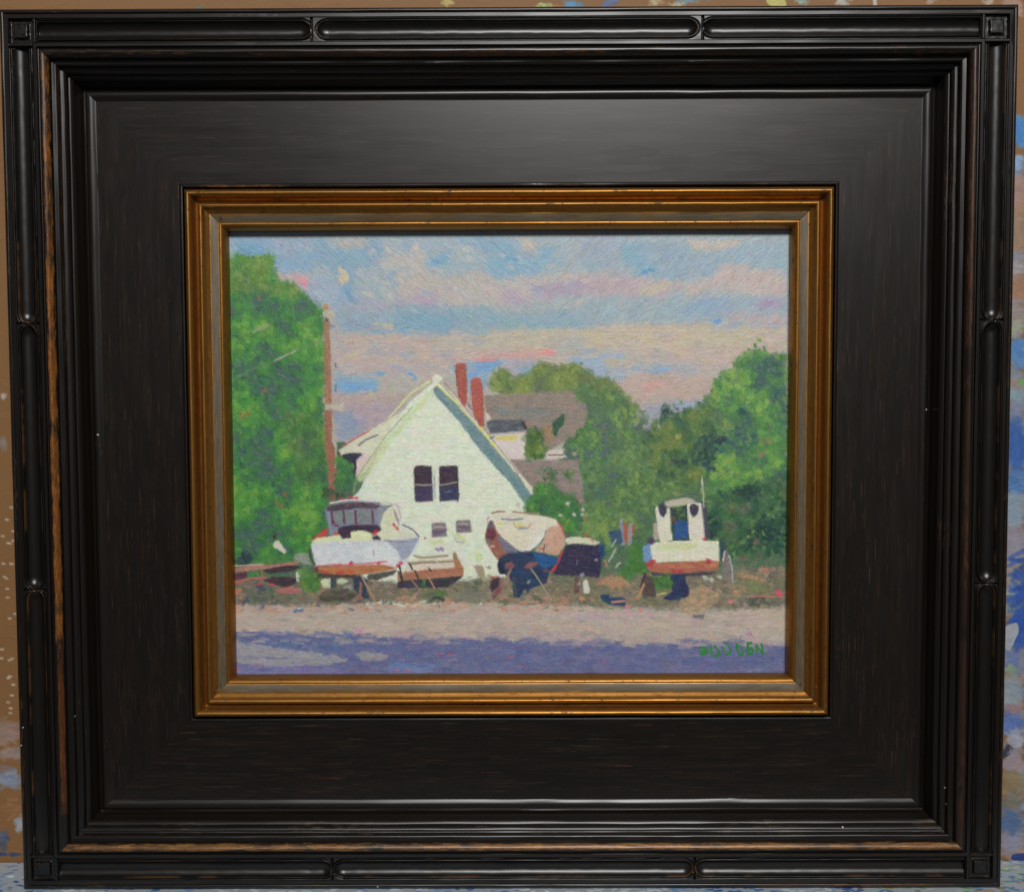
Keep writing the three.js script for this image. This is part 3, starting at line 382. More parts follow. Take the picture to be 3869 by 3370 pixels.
    for (let i = 0; i < n; i++) { const x = rr(x0, x1), y = rr(y0, y1); if (!inside(x + gauss() * feather, y + gauss() * feather)) continue; const f = noise2(x / (o.cl ?? 46), y / (o.cl ?? 46), o.key ?? 1) * 0.62 + noise2(x / 17, y / 17, (o.key ?? 1) + 1) * 0.38, m = clamp((f - 0.22) / 0.56 + gauss() * 0.14, 0, 0.999), c = pals[Math.floor(m * pals.length)], j = gauss() * 6; P.dab(x, y, rr(8, 20), rr(4, 9), (o.ang ?? 1.2) + gauss() * 1.1, [c[0] + j, c[1] + j, c[2] + j], { a: o.a ?? 0.6, tone: 8 }); }
  }
  const gl = [[68, 95, 92], [56, 105, 74], [62, 119, 68], [68, 131, 64], [76, 141, 62], [90, 151, 62], [114, 161, 70]];
  const go = [[96, 112, 88], [100, 124, 76], [108, 132, 70], [120, 138, 68], [134, 150, 76]];
  const gr = [[58, 92, 90], [60, 108, 80], [70, 124, 74], [82, 138, 70], [100, 154, 70], [126, 166, 78]];
  const gm = [[78, 94, 100], [76, 106, 88], [82, 118, 80], [92, 130, 76], [106, 142, 76], [124, 152, 80]];
  // behind the roofs
  foliage(S2(900, 1600, 960, 1440, 1040, 1380, 1100, 1500, 1290, 1420, 1380, 1340, 1500, 1330, 1560, 1400, 1700, 1340, 1830, 1400, 1920, 1480, 2048, 1500, 2200, 1640, 2300, 1800, 1700, 1800, 1700, 1620, 1100, 1640), 1500, go, { base: [92, 112, 58], key: 4, ang: 1.4 });
  foliage(M3(-60, 40, 60, 20, 200, 80, 330, 100, 440, 130, 600, 300, 640, 460, 800, 450, 860, 320, 980, 260, 1100, 270, 1210, 150, 1290, 0, 1360, -80, 1480, -120, 1500, -230, 1640, -330, 1730, -330, 1830, -240, 1890, -290, 1980, -290, 1980, 1500, 1800, 1680, 1500, 1660, 1330, 1560, 1200, 1460, 1150, 1000, 700, 1180, 690, 1480, 560, 1660, 200, 1660, 180, 1480, 0, 1460, -260, 1200, -160, 600), 5200, gm, { base: [78, 110, 72], key: 8, ang: 1.3 });
  foliage(M3(1290, 0, 1500, -180, 1660, -330, 1760, -320, 1830, -240, 1980, -290, 1980, 900, 1500, 1000, 1260, 1100, 1230, 700, 1500, 400, 1300, 200), 2600, gr, { key: 12, ang: 1.1 });
  foliage(M3(1230, 1100, 1500, 1000, 1980, 900, 1980, 1600, 1800, 1680, 1400, 1640, 1220, 1480), 1400, [[28, 58, 56], [34, 72, 58], [44, 86, 62], [56, 100, 62], [86, 96, 78]], { key: 15, ang: 0.5 });
  foliage(M3(780, 200, 1000, 240, 1200, 200, 1300, 400, 1260, 900, 1000, 1000, 760, 900, 600, 600), 1300, [[40, 66, 64], [52, 84, 66], [64, 98, 64], [80, 112, 60], [108, 124, 62]], { key: 18, ang: 1.4 });
  touch(M3, [520, 380, 560, 300, 610, 420], [150, 146, 140], 16, 10, 1); touch(M3, [940, 510], [146, 150, 84], 16, 10, 0.3); touch(M3, [1750, 690, 1800, 550], [132, 116, 84], 16, 9, 0.6); touch(M3, [1480, 960, 1380, 1000, 1360, 900], [104, 150, 62], 22, 10, -0.4); touch(M3, [1550, 270], [32, 66, 72], 20, 14, 0.8); touch(M3, [1340, 560, 1380, 540], [36, 56, 72], 20, 12, 0.4); touch(M3, [1250, 820, 1200, 780], [40, 66, 84], 20, 9, 0.2); touch(M3, [900, 1060, 930, 1080], [132, 142, 84], 18, 6, 0); touch(M3, [1680, 1540, 1560, 1700], [116, 96, 86], 16, 9, -0.6);
  // the big tree at the left
  if (false) foliage(M1(60, -320, 60, -240, 300, -180, 420, -310, 490, -260, 430, -120, 760, -20, 860, 100, 960, 230, 980, 420, 980, 1000, 1030, 1150, 990, 1300, 1010, 1440, 850, 1530, 800, 1720, 60, 1760).map((p) => [p[0], p[1] - 200]), 100, gl, { base: [66, 120, 60], ba: 0.01 });
  const tree = S1(50, 320, 130, 290, 300, 330, 410, 280, 480, 320, 470, 440, 540, 540, 660, 580, 750, 640, 840, 730, 960, 830, 985, 1000, 985, 1560, 930, 1700, 985, 1900, 1000, 2480, 1030, 2640, 990, 2800, 1010, 2950, 880, 3020, 800, 3230, 60, 3300);
  foliage(tree, 7600, gl, { base: [64, 120, 58], key: 21, cl: 60, ang: 0.8 });
  foliage(S1(50, 320, 130, 290, 300, 330, 420, 270, 490, 300, 440, 430, 420, 560, 760, 590, 700, 700, 300, 640, 60, 620), 620, [[86, 122, 62], [100, 132, 62], [112, 138, 70], [94, 126, 58]], { key: 24, ang: 0.7 });
  foliage(M1(560, 300, 900, 260, 980, 500, 980, 950, 760, 980, 640, 700), 520, [[76, 112, 62], [92, 120, 70], [66, 108, 58], [62, 92, 64]], { key: 27 });
  foliage(M1(90, 1650, 260, 1640, 280, 1740, 60, 1780), 60, [[44, 46, 66], [58, 48, 66], [40, 60, 70]], { key: 29 });
  touch(S1, [340, 700, 400, 1605], [176, 92, 62], 5, 4, 0.3); touch(M1, [180, 330, 235, 295, 170, 290, 590, 1070, 520, 1160, 560, 1190], [168, 88, 58], 5, 4, 0.4); touch(M1, [800, 960, 690, 560], [140, 150, 84], 9, 5, -0.6);
  for (const [l, c] of [[S1(280, 1035, 440, 970), [150, 160, 130]], [S1(500, 1310, 705, 1215), [168, 162, 148]]]) P.line(l, c, 3.4); P.line(S1(75, 1500, 280, 1400, 400, 1350, 500, 1310), [104, 138, 92], 2.6, { a: 0.6 }); P.line(S1(80, 1110, 280, 1040), [92, 130, 84], 2.2, { a: 0.5 }); P.line(S1(440, 970, 700, 930, 800, 880, 960, 850), [44, 104, 70], 2.6, { a: 0.5 }); P.line(S1(705, 1210, 900, 1140, 985, 1120), [104, 134, 108], 2.4, { a: 0.6 }); P.line(S1(1180, 880, 1230, 930, 1300, 960, 1500, 1010), [138, 122, 134], 2.2, { a: 0.6 });
  drag(840, 850, 2990, 2150, 5200, 10, 13, 6, () => 1.1 + gauss() * 0.9, 0.42);
  for (const [x, y] of [[1720, 1110], [1690, 1170], [1700, 1210], [1770, 1200], [1900, 1280], [1950, 1260], [1370, 1430], [1350, 1480], [1480, 1340], [1560, 1320], [1620, 1290], [1260, 1600], [960, 1720]]) touch(S3, [x, y], [[84, 136, 62], [104, 146, 70], [70, 118, 66]][Math.floor(rnd() * 3)], 12, 6, 1.2);
  for (const [x, y] of [[930, 780], [900, 740], [1010, 1150], [1060, 980]]) touch(S1, [x, y], [128, 140, 156], 16, 9, 1);
  // pole
  P.patch(S1(975, 780, 1025, 770, 1045, 1500, 1050, 1730, 985, 1730, 980, 1300), [158, 116, 92], { ang: 1.57, len: 20, wid: 4, mix: [[160, 112, 88], [166, 132, 98], [146, 104, 86]] });
  P.patch(M1(985, 250, 1050, 250, 1055, 580, 1085, 620, 1085, 1130, 1030, 1140, 1015, 800, 985, 620), [150, 102, 82], { ang: 1.57, len: 20, wid: 4, mix: [[150, 104, 84], [158, 116, 90], [136, 92, 78], [166, 98, 74]] });
  touch(S1, [990, 780], [186, 140, 88], 10, 10, 1.4); P.patch(S1(960, 830, 1030, 800, 1090, 880, 1050, 915, 970, 900), [178, 172, 154], { ang: 0.8 }); touch(S1, [998, 915], [62, 66, 88], 7, 5, 1.5); P.patch(M1(990, 195, 1160, 200, 1160, 260, 1000, 250), [184, 176, 156]); P.line(S1(1088, 1340, 1092, 1380), [96, 120, 150], 3); P.line(S1(1088, 1540, 1090, 1610), [110, 116, 138], 3);

  // --- the house
  const white = [216, 224, 202];
  flat(M1(1100, 560, 1180, 560, 1300, 700, 1290, 900, 1215, 1090, 1080, 1100), [50, 84, 56]); foliage(M1(1085, 620, 1180, 680, 1290, 780, 1270, 960, 1215, 1090, 1085, 1100), 160, gl, { key: 33 });
  P.patch(M1(1130, 690, 1190, 676, 1330, 672, 1352, 712, 1330, 740, 1292, 745, 1295, 850, 1280, 890, 1270, 780, 1180, 720), [46, 46, 66]); P.patch(M1(950, 1020, 1030, 1000, 1150, 1060, 1200, 1100, 1080, 1130, 960, 1100), [62, 78, 58], { a: 0.45 });
  P.patch(M1(1290, 740, 1340, 700, 1480, 640, 1420, 800, 1290, 920), [214, 194, 188]);
  P.patch(M1(1115, 650, 1400, 465, 1700, 290, 1900, 120, 2048, -20, 2000, 120, 1830, 290, 1600, 520, 1500, 640, 1440, 690, 1330, 672, 1190, 676, 1130, 695), [214, 214, 186], { ang: -0.55, len: 30, wid: 6, mix: [[216, 214, 190], [206, 212, 178], [212, 208, 192], [200, 200, 176]] });
  P.line(M1(1310, 600, 1380, 545, 1500, 495), [124, 126, 128], 4.5); P.line(M1(1160, 605, 1250, 550, 1410, 460), [196, 92, 96], 3.2, { a: 0.8 }); touch(M1, [1125, 675], [96, 48, 62], 7, 6, 1);
  // gable wall
  P.patch(M2(300, 20, 380, -20, 440, 30, 700, 330, 1000, 680, 1290, 1060, 1250, 1230, 980, 2380, -300, 2200, -430, 1090, -380, 1050, -300, 900, -60, 420, 120, 180), white, { ang: 0.02, len: 34, wid: 7, cover: 2.2, vary: 4, mix: [[214, 226, 204], [206, 220, 200], [224, 228, 198], [222, 216, 204], [200, 218, 204], [222, 222, 210], [226, 214, 204]] });
  P.line(M1(1260, 1060, 1300, 900, 1480, 640, 1600, 480, 1840, 220), [150, 168, 128], 3, { a: 0.6 }); P.patch(M1(1290, 940, 1480, 650, 1700, 400, 1900, 180, 2060, 20, 2048, 90, 1860, 290, 1600, 600, 1360, 960), [200, 212, 160], { a: 0.55, da: 0.35, ang: -0.95, len: 30, wid: 6 });
  P.line(M2(-80, 330, 120, 100, 320, -30), [214, 218, 150], 4, { a: 0.7 });
  for (let i = 0; i < 90; i++) { const [[x, y]] = M2(rr(-380, 1150), rr(1050, 2000)); P.spot(x, y, rr(10, 24), rr(4, 9), gauss() * 0.6, [[222, 200, 192], [216, 214, 178], [224, 210, 206], [204, 214, 160]][i % 4], { a: 0.45 }); }
  // shadow under the verge, bargeboard
  P.patch(M2(345, 50, 385, 10, 440, 60, 610, 230, 840, 490, 1090, 800, 1290, 1060, 1300, 1120, 1240, 1175, 1110, 980, 950, 810, 780, 610, 610, 380, 460, 210, 400, 150, 360, 100), [112, 141, 144], { ang: 0.86, len: 26, wid: 6, cover: 2, mix: [[108, 138, 142], [120, 148, 148], [100, 128, 138], [122, 142, 152]] });
  P.line(M2(385, 10, 520, 140, 600, 215), [210, 212, 120], 5); P.line(M2(610, 235, 760, 400, 900, 560, 1010, 700), [204, 204, 130], 4); P.patch(M2(470, 0, 560, 100, 640, 190, 900, 510, 1090, 730, 1200, 850, 1300, 980, 1380, 1060, 1360, 1130, 1290, 1060, 1180, 900, 940, 600, 740, 360, 560, 150), [214, 212, 186], { ang: 0.86, len: 20, wid: 4 });
  P.line(M2(460, -10, 560, 110, 700, 280, 880, 480, 1000, 640, 1180, 870), [138, 110, 122], 2.2, { a: 0.75 }); P.patch(S2(330, 1470, 390, 1445, 440, 1480, 400, 1530, 350, 1530), [220, 222, 206]); touch(M2, [1180, 1180, 1340, 1120, 1390, 1080], [206, 176, 168], 9, 6, 0.8);
  touch(M2, [820, 440, 880, 510, 920, 580], [216, 206, 100], 13, 6, 0.86);
  // roofs behind
  P.patch(M2(840, 115, 1300, 90, 1700, 70, 1745, 175, 1832, 190, 1842, 330, 1770, 480, 1620, 560, 1470, 650, 1270, 650, 1245, 440, 900, 345, 850, 250), [142, 128, 118], { ang: -0.03, len: 40, wid: 8, mix: [[144, 130, 118], [136, 124, 116], [150, 132, 120], [128, 124, 118]] });
  P.patch(M2(930, 240, 1320, 220, 1500, 260, 1540, 340, 1000, 320), [124, 128, 122], { a: 0.6 }); P.patch(M2(1410, 400, 1490, 380, 1530, 540, 1480, 580, 1410, 500), [152, 126, 98]); P.patch(M2(1090, 738, 1400, 745, 1750, 735, 1800, 990, 1810, 1190, 1700, 1160, 1400, 1090, 1290, 980, 1190, 860), [142, 128, 122], { ang: 0, len: 26, wid: 8 });
  P.patch(M2(860, 385, 900, 350, 1215, 348, 1245, 455, 1000, 475, 900, 480), [84, 90, 100], { ang: 0.02, mix: [[84, 90, 100], [70, 76, 88], [108, 112, 118]] }); P.patch(M2(1200, 370, 1230, 355, 1262, 430, 1240, 450), [58, 58, 54]);
  P.patch(M2(905, 495, 1230, 480, 1262, 722, 1100, 728, 1010, 640, 950, 580), [212, 202, 196]); P.patch(M2(940, 515, 1170, 500, 1160, 545, 960, 545), [206, 196, 110]); P.line(M2(905, 530, 940, 510), [120, 130, 130], 5);
  foliage(M2(1250, 470, 1310, 430, 1400, 480, 1400, 560, 1450, 640, 1430, 720, 1260, 720), 130, [[44, 82, 52], [66, 104, 50], [96, 122, 56], [120, 142, 60]], { base: [70, 104, 54], key: 36 }); P.patch(M2(1560, 330, 1600, 290, 1632, 290, 1610, 400, 1560, 450, 1545, 520, 1510, 490, 1500, 380), [50, 84, 62]);
  P.patch(M2(1460, 650, 1600, 630, 1620, 690, 1660, 712, 1450, 730), [206, 198, 188]); P.line(M2(1465, 690, 1610, 688), [140, 116, 108], 5); touch(M2, [1720, 675], [160, 156, 138], 12, 8, 0);
  foliage(M2(1350, 850, 1450, 820, 1560, 850, 1500, 940, 1400, 920), 50, [[86, 118, 64], [70, 104, 62]], { key: 40 }); foliage(M2(1600, 850, 1720, 840, 1700, 930, 1610, 950), 40, [[86, 118, 64], [74, 110, 66]], { key: 41 }); foliage(M2(1380, 960, 1540, 960, 1560, 1060, 1700, 1100, 1780, 1180, 1800, 1300, 1700, 1480, 1560, 1340, 1420, 1260, 1260, 1240, 1250, 1130, 1330, 1080), 420, gl.concat([[104, 140, 66]]), { base: [62, 106, 58], key: 43 });
  foliage(M2(1620, 560, 1760, 430, 1900, 360, 1990, 500, 2000, 620, 1820, 640, 1640, 620), 170, [[60, 112, 56], [88, 140, 62], [110, 150, 70], [70, 122, 66]], { key: 45 }); foliage(M2(1760, 640, 2048, 560, 2048, 1500, 1800, 1480, 1790, 1000), 420, gm, { key: 47 });
  for (const [x, y] of [[1585, 1280], [1720, 1270], [1790, 1270], [1650, 1160], [1800, 1220]]) touch(M2, [x, y], [196, 186, 172], 9, 7, 0.6); touch(M2, [1840, 1310, 1830, 1470], [170, 92, 76], 8, 6, 0);
  // chimneys
  P.patch(S2(560, 1340, 665, 1333, 668, 1420, 682, 1560, 676, 1700, 650, 1765, 590, 1660, 575, 1500), [162, 84, 72], { ang: 0.1, len: 10, wid: 4, mix: [[166, 86, 72], [172, 96, 84], [152, 76, 66]] }); P.patch(S2(708, 1490, 780, 1472, 812, 1490, 832, 1600, 842, 1800, 842, 1960, 800, 1950, 740, 1840, 722, 1700), [166, 84, 72], { ang: 0.1, len: 10, wid: 4, mix: [[172, 88, 76], [178, 100, 90], [160, 78, 68]] });
  P.line(S2(566, 1400, 576, 1500, 576, 1560), [108, 58, 62], 2, { a: 0.7 }); P.patch(M2(664, 170, 700, 190, 730, 260, 700, 240), [134, 110, 128]); P.patch(M2(850, 270, 905, 310, 915, 345, 860, 370), [204, 190, 178]);
  // windows
  const winMix = [[62, 44, 58], [58, 48, 64], [70, 48, 58]];
  P.patch(M2(158, 830, 175, 795, 335, 800, 345, 1140, 175, 1145), [60, 48, 62], { mix: winMix, ang: 0 }); P.patch(M2(405, 800, 586, 797, 600, 1130, 410, 1140), [58, 50, 66], { mix: winMix, ang: 0 }); P.patch(M2(162, 1000, 340, 1000, 345, 1135, 175, 1142), [64, 62, 88], { mix: [[66, 62, 88], [60, 60, 92], [74, 56, 84]] }); P.patch(M2(412, 1000, 592, 990, 598, 1130, 412, 1138), [58, 60, 86], { mix: [[58, 58, 86], [52, 58, 92]] });
  P.line(M2(162, 975, 240, 985, 342, 980), [150, 144, 132], 5); P.line(M2(412, 985, 500, 970, 575, 955), [148, 144, 134], 5); P.line(M2(355, 830, 362, 1120), [190, 200, 200], 4); P.line(M2(358, 900, 365, 1110), [148, 156, 172], 2.6); P.line(M2(598, 1060, 585, 1140), [62, 74, 82], 3); P.line(M2(470, 1050, 520, 1045), [110, 120, 126], 2.5); touch(M2, [130, 930], [226, 226, 214], 12, 8, 0);
  const shut = (a, b, c, e) => { P.patch(M2(a, b, a + c, b - 4, a + c + 16, b + e, a + 6, b + e + 8), [126, 116, 124], { mix: [[128, 118, 126], [104, 92, 108], [150, 142, 140]], ang: 0.1 }); P.line(M2(a + 30, b + e * 0.3, a + c - 20, b + e * 0.28), [170, 160, 152], 4); P.line(M2(a + 10, b + e * 0.62, a + c, b + e * 0.6), [96, 80, 98], 3.4); };
  shut(330, 1352, 140, 130); shut(568, 1326, 138, 112);
  touch(M2, [610, 1500, 590, 1470, 640, 1520], [198, 212, 150], 16, 9, 0.6); touch(M2, [360, 1540, 420, 1530, 790, 1700, 800, 1660], [202, 214, 160], 18, 10, 0.3); touch(M2, [390, 1610, 430, 1600], [146, 124, 166], 13, 7, 0.4); P.line(M2(560, 1490, 570, 1530, 640, 1545), [150, 132, 150], 2.4, { a: 0.7 }); touch(M2, [268, 1492], [196, 92, 96], 6, 4, 0.6);

  // --- yard and ground
  foliage(B1(40, 900, 700, 870, 900, 860, 1500, 900, 2048, 930, 2048, 1090, 1400, 1090, 800, 1110, 60, 1120), 620, [[80, 92, 86], [92, 100, 82], [108, 108, 84], [128, 116, 92], [98, 90, 90], [154, 130, 106]], { base: [116, 110, 94], key: 50, ang: 0.1 });
  foliage(B2(0, 900, 500, 900, 900, 870, 1480, 860, 2048, 850, 2048, 1110, 1300, 1110, 0, 1090), 620, [[84, 96, 82], [102, 104, 80], [122, 114, 88], [146, 126, 102], [112, 102, 92], [164, 138, 112]], { base: [126, 118, 98], key: 52, ang: 0.1 });
  foliage(B3(0, 860, 480, 820, 650, 800, 1300, 800, 1980, 760, 1980, 1120, 1200, 1150, 0, 1120), 700, [[86, 98, 82], [104, 108, 80], [128, 118, 90], [148, 128, 104], [104, 94, 90], [162, 138, 114]], { base: [126, 118, 98], key: 54, ang: 0.2 });
  const earth = (pts, c, mix) => P.patch(pts, c, { ang: 0, len: 46, wid: 9, cover: 2, mix, rough: 5, relief: 0, vary: 10 });
  earth([[840, 2285], [1180, 2300], [1350, 2280], [1500, 2290], [1900, 2285], [2250, 2300], [2600, 2320], [2990, 2300], [2990, 2440], [840, 2420]], [182, 169, 155], [[182, 168, 151], [174, 165, 154], [188, 171, 157], [170, 165, 158], [187, 167, 159], [195, 174, 162]]);
  for (let i = 0; i < 60; i++) { const [[x, y]] = B1(rr(60, 2048), rr(1120, 1200)); P.spot(x, y, rr(16, 44), rr(4, 8), gauss() * 0.1, [[188, 138, 112], [196, 142, 124], [178, 132, 104], [170, 150, 140]][i % 4], { a: 0.5 }); }
  for (let i = 0; i < 90; i++) { const [[x, y]] = B2(rr(0, 1700), rr(1040, 1190)); P.spot(x, y, rr(14, 40), rr(4, 8), gauss() * 0.15, [[196, 142, 108], [206, 138, 120], [186, 132, 98], [176, 150, 132], [200, 146, 138]][i % 5], { a: 0.55 }); }
  // violet shadow across the road
  earth([[840, 2395], [930, 2388], [1060, 2388], [1180, 2408], [1290, 2400], [1400, 2395], [1430, 2412], [1700, 2412], [1830, 2424], [2120, 2424], [2200, 2428], [2590, 2440], [2780, 2424], [2860, 2424], [2885, 2446], [2990, 2448], [2990, 2570], [840, 2570]], [102, 108, 148], [[98, 106, 148], [106, 108, 146], [92, 106, 152], [114, 114, 148], [104, 103, 142]]);
  for (let i = 0; i < 70; i++) { const [[x, y]] = B1(rr(60, 1300), rr(1390, 1540)); P.spot(x, y, rr(30, 70), rr(6, 11), gauss() * 0.08 + 0.03, [[78, 106, 150], [88, 110, 150], [96, 102, 142]][i % 3], { a: 0.55 }); }
  const pale = [[150, 152, 164], [158, 152, 150], [146, 148, 160]];
  earth(B1(60, 1480, 260, 1500, 480, 1540, 900, 1580, 1180, 1650, 1000, 1700, 700, 1720, 300, 1720, 60, 1680), [152, 150, 156], pale); P.patch(B1(1225, 1600, 1300, 1580, 1480, 1585, 1560, 1620, 1500, 1660, 1300, 1665), [148, 148, 154], { ang: 0.05 }); earth(B1(60, 1690, 500, 1720, 1000, 1720, 1100, 1790, 60, 1790), [118, 116, 162], [[118, 116, 162], [130, 124, 160], [108, 114, 160]]);
  earth(B2(-100, 1690, 300, 1690, 420, 1720, 300, 1770, -100, 1770), [108, 132, 178], [[108, 132, 178], [100, 126, 176]]);
  for (let i = 0; i < 60; i++) { const [[x, y]] = B2(rr(-60, 1900), rr(1385, 1450)); P.spot(x, y, rr(20, 50), rr(4, 8), gauss() * 0.15, [[168, 144, 156], [158, 146, 152], [150, 142, 156], [178, 146, 156]][i % 4], { a: 0.5 }); }
  for (let i = 0; i < 40; i++) { const [[x, y]] = B3(rr(0, 1800), rr(1400, 1490)); P.spot(x, y, rr(20, 50), rr(4, 8), gauss() * 0.12, [[172, 150, 156], [158, 148, 144], [180, 150, 156]][i % 3], { a: 0.5 }); }
  touch(B2, [1790, 1240, 1900, 1230, 2000, 1250], [186, 160, 172], 40, 8, 0.05); touch(B3, [440, 1190, 700, 1220, 860, 1220, 1100, 1280, 480, 1200], [190, 156, 164], 34, 9, 0.2); touch(B3, [570, 1170, 1440, 1090, 440, 1140], [214, 124, 128], 16, 7, 0.2); P.patch(B3(1555, 1400, 1600, 1345, 1680, 1440, 1720, 1500, 1600, 1470), [178, 156, 164], { ang: 0.9 }); P.line(B3(1605, 1350, 1700, 1470, 1730, 1510), [150, 124, 134], 2.4, { a: 0.6 });
  for (const [f, x, y] of [[B2, 100, 1530], [B2, 400, 1600], [B2, 520, 1600], [B2, 1870, 1560], [B2, 1100, 1630], [B2, 1190, 1720], [B3, 80, 1560], [B3, 200, 1670], [B1, 1620, 1750], [B1, 1740, 1755], [B1, 1290, 1410], [B1, 90, 1745]]) touch(f, [x, y], [196, 86, 110], 8, 3, 0.4);
  touch(B1, [700, 1170, 650, 1180], [72, 108, 150], 16, 6, -0.2); touch(B1, [690, 1160], [206, 206, 206], 12, 3, -0.2); touch(B1, [1280, 1370, 1240, 1390], [196, 150, 176], 16, 9, -0.4); touch(B1, [340, 1140, 870, 1130], [92, 96, 130], 12, 7, 0); touch(B1, [830, 1120], [196, 146, 92], 12, 6, -0.6);
  for (let i = 0; i < 130; i++) { const x = rr(850, 2980), y = rr(2330, 2440); P.spot(x, y, rr(20, 70), rr(3, 8), gauss() * 0.12, [[198, 170, 166], [186, 164, 172], [190, 178, 162], [150, 140, 134], [172, 160, 166], [196, 160, 150]][i % 6], { a: 0.5, tone: 8 }); }
  for (let i = 0; i < 90; i++) { const x = rr(850, 2980), y = rr(2430, 2545); P.spot(x, y, rr(24, 80), rr(4, 9), gauss() * 0.12, [[120, 118, 150], [84, 98, 146], [134, 124, 152], [96, 92, 130], [112, 128, 162]][i % 5], { a: 0.5, tone: 8 }); }
  for (let i = 0; i < 150; i++) { const x = rr(850, 2980), y = rr(2190, 2310); P.spot(x, y, rr(8, 24), rr(4, 8), gauss() * 0.5, [[186, 150, 130], [96, 124, 84], [150, 140, 116], [204, 164, 150], [78, 96, 84], [92, 104, 124], [168, 140, 112]][i % 7], { a: 0.55, tone: 10 }); }
  for (let i = 0; i < 110; i++) { const x = rr(850, 2980), y = 2412 + (x - 850) * 0.012 + gauss() * 16; P.spot(x, y, rr(30, 75), rr(7, 13), gauss() * 0.1, [[104, 106, 142], [176, 162, 152], [116, 114, 148], [182, 162, 164], [96, 104, 146], [164, 154, 156]][i % 6], { a: 0.5, tone: 8 }); }
  drag(840, 2150, 2990, 2560, 3600, 9, 16, 5, () => gauss() * 0.35, 0.45);
  // fence and litter at the left
  P.patch(B1(50, 770, 250, 730, 400, 735, 690, 695, 660, 730, 380, 770, 60, 800), [172, 120, 106], { ang: -0.1 }); P.line(B1(60, 745, 260, 730, 330, 728), [206, 180, 164], 3); P.patch(B1(330, 790, 440, 755, 640, 735, 700, 750, 620, 790, 400, 815), [62, 46, 56]); P.patch(B1(50, 820, 180, 800, 170, 860, 60, 880), [92, 48, 66]); foliage(B1(180, 800, 330, 790, 360, 850, 200, 860), 24, gl, { key: 60 }); P.line(B1(60, 900, 220, 870, 360, 860), [168, 106, 92], 8); P.patch(B1(330, 880, 440, 850, 620, 860, 700, 880, 560, 960, 430, 920), [66, 50, 58]); touch(B1, [310, 930, 420, 935], [206, 72, 84], 16, 7, 0.1); P.patch(B1(450, 970, 620, 940, 700, 980, 690, 1010, 480, 1010), [170, 108, 100]); P.line(B1(320, 800, 330, 850), [172, 104, 80], 4);
  touch(B1, [100, 980, 70, 990], [192, 122, 88], 14, 8, 0.3); foliage(B1(130, 960, 420, 920, 480, 1010, 440, 1090, 140, 1100), 90, [[84, 104, 88], [70, 92, 84], [98, 112, 92], [62, 78, 92]], { key: 62 });
  P.patch(B1(430, 520, 480, 490, 530, 560, 560, 600, 540, 630, 500, 590, 430, 560), [208, 202, 186]); touch(B1, [450, 460], [66, 34, 46], 10, 7, 0); P.patch(B1(625, 630, 700, 610, 830, 640, 840, 740, 740, 730, 640, 690), [140, 148, 138], { a: 0.85 }); P.patch(B1(650, 800, 720, 775, 760, 810, 740, 870, 660, 900), [196, 204, 184], { ang: 1 });
  foliage(B1(700, 780, 860, 790, 900, 880, 860, 1000, 700, 960), 70, [[84, 128, 60], [66, 112, 56], [104, 138, 64]], { base: [80, 122, 60], key: 64 }); P.patch(B1(885, 890, 940, 860, 1010, 870, 1000, 950, 920, 955), [198, 204, 170]); P.patch(B1(1050, 870, 1110, 860, 1160, 890, 1110, 925, 1050, 910), [190, 198, 168]); P.patch(B1(1110, 930, 1200, 920, 1210, 1000, 1120, 1000), [142, 148, 142], { a: 0.8 });
  P.patch(B1(870, 1020, 960, 970, 1150, 960, 1260, 1010, 1200, 1080, 900, 1090), [74, 72, 62], { a: 0.45 });
  // boat hauled out in front of the house
  P.patch(B1(990, 150, 1100, 125, 1240, 110, 1460, 130, 1590, 150, 1650, 300, 1660, 400, 1480, 400, 1100, 440, 970, 445, 965, 330, 935, 230, 940, 180), [128, 130, 148], { ang: 0.05 });
  P.line(B1(985, 135, 1100, 112, 1300, 95, 1460, 120), [214, 206, 204], 5); touch(B1, [1100, 92, 1180, 85, 1240, 88], [196, 70, 84], 14, 5, 0.1); P.patch(B1(940, 175, 1000, 160, 1100, 140, 1250, 125, 1400, 140, 1470, 165, 1440, 185, 1250, 180, 1100, 205, 960, 215), [82, 66, 78], { mix: [[82, 62, 74], [104, 84, 84], [62, 56, 72]], ang: -0.05 });
  for (const b of [[1015, 222, 92, 100], [1132, 216, 86, 104], [1246, 214, 138, 108]]) P.patch(B1(b[0], b[1], b[0] + b[2], b[1] - 4, b[0] + b[2], b[1] + b[3], b[0] + 12, b[1] + b[3]), [124, 132, 132], { ang: 1.4 });
  P.patch(B1(1430, 180, 1500, 170, 1510, 260, 1440, 300), [136, 144, 152]); for (const x of [1000, 1115, 1228, 1395]) P.line(B1(x, 205, x + 8, 330), [98, 66, 82], 6); P.line(B1(1000, 260, 1030, 350, 1060, 350), [110, 70, 78], 6); P.line(B1(965, 230, 985, 400, 1000, 440), [132, 138, 158], 9);
  P.patch(B1(1065, 370, 1200, 345, 1440, 345, 1480, 380, 1470, 410, 1400, 430, 1300, 395, 1190, 410, 1180, 470, 1110, 480, 1060, 430), [62, 46, 66], { mix: [[62, 46, 66], [50, 44, 66], [76, 54, 70]] });
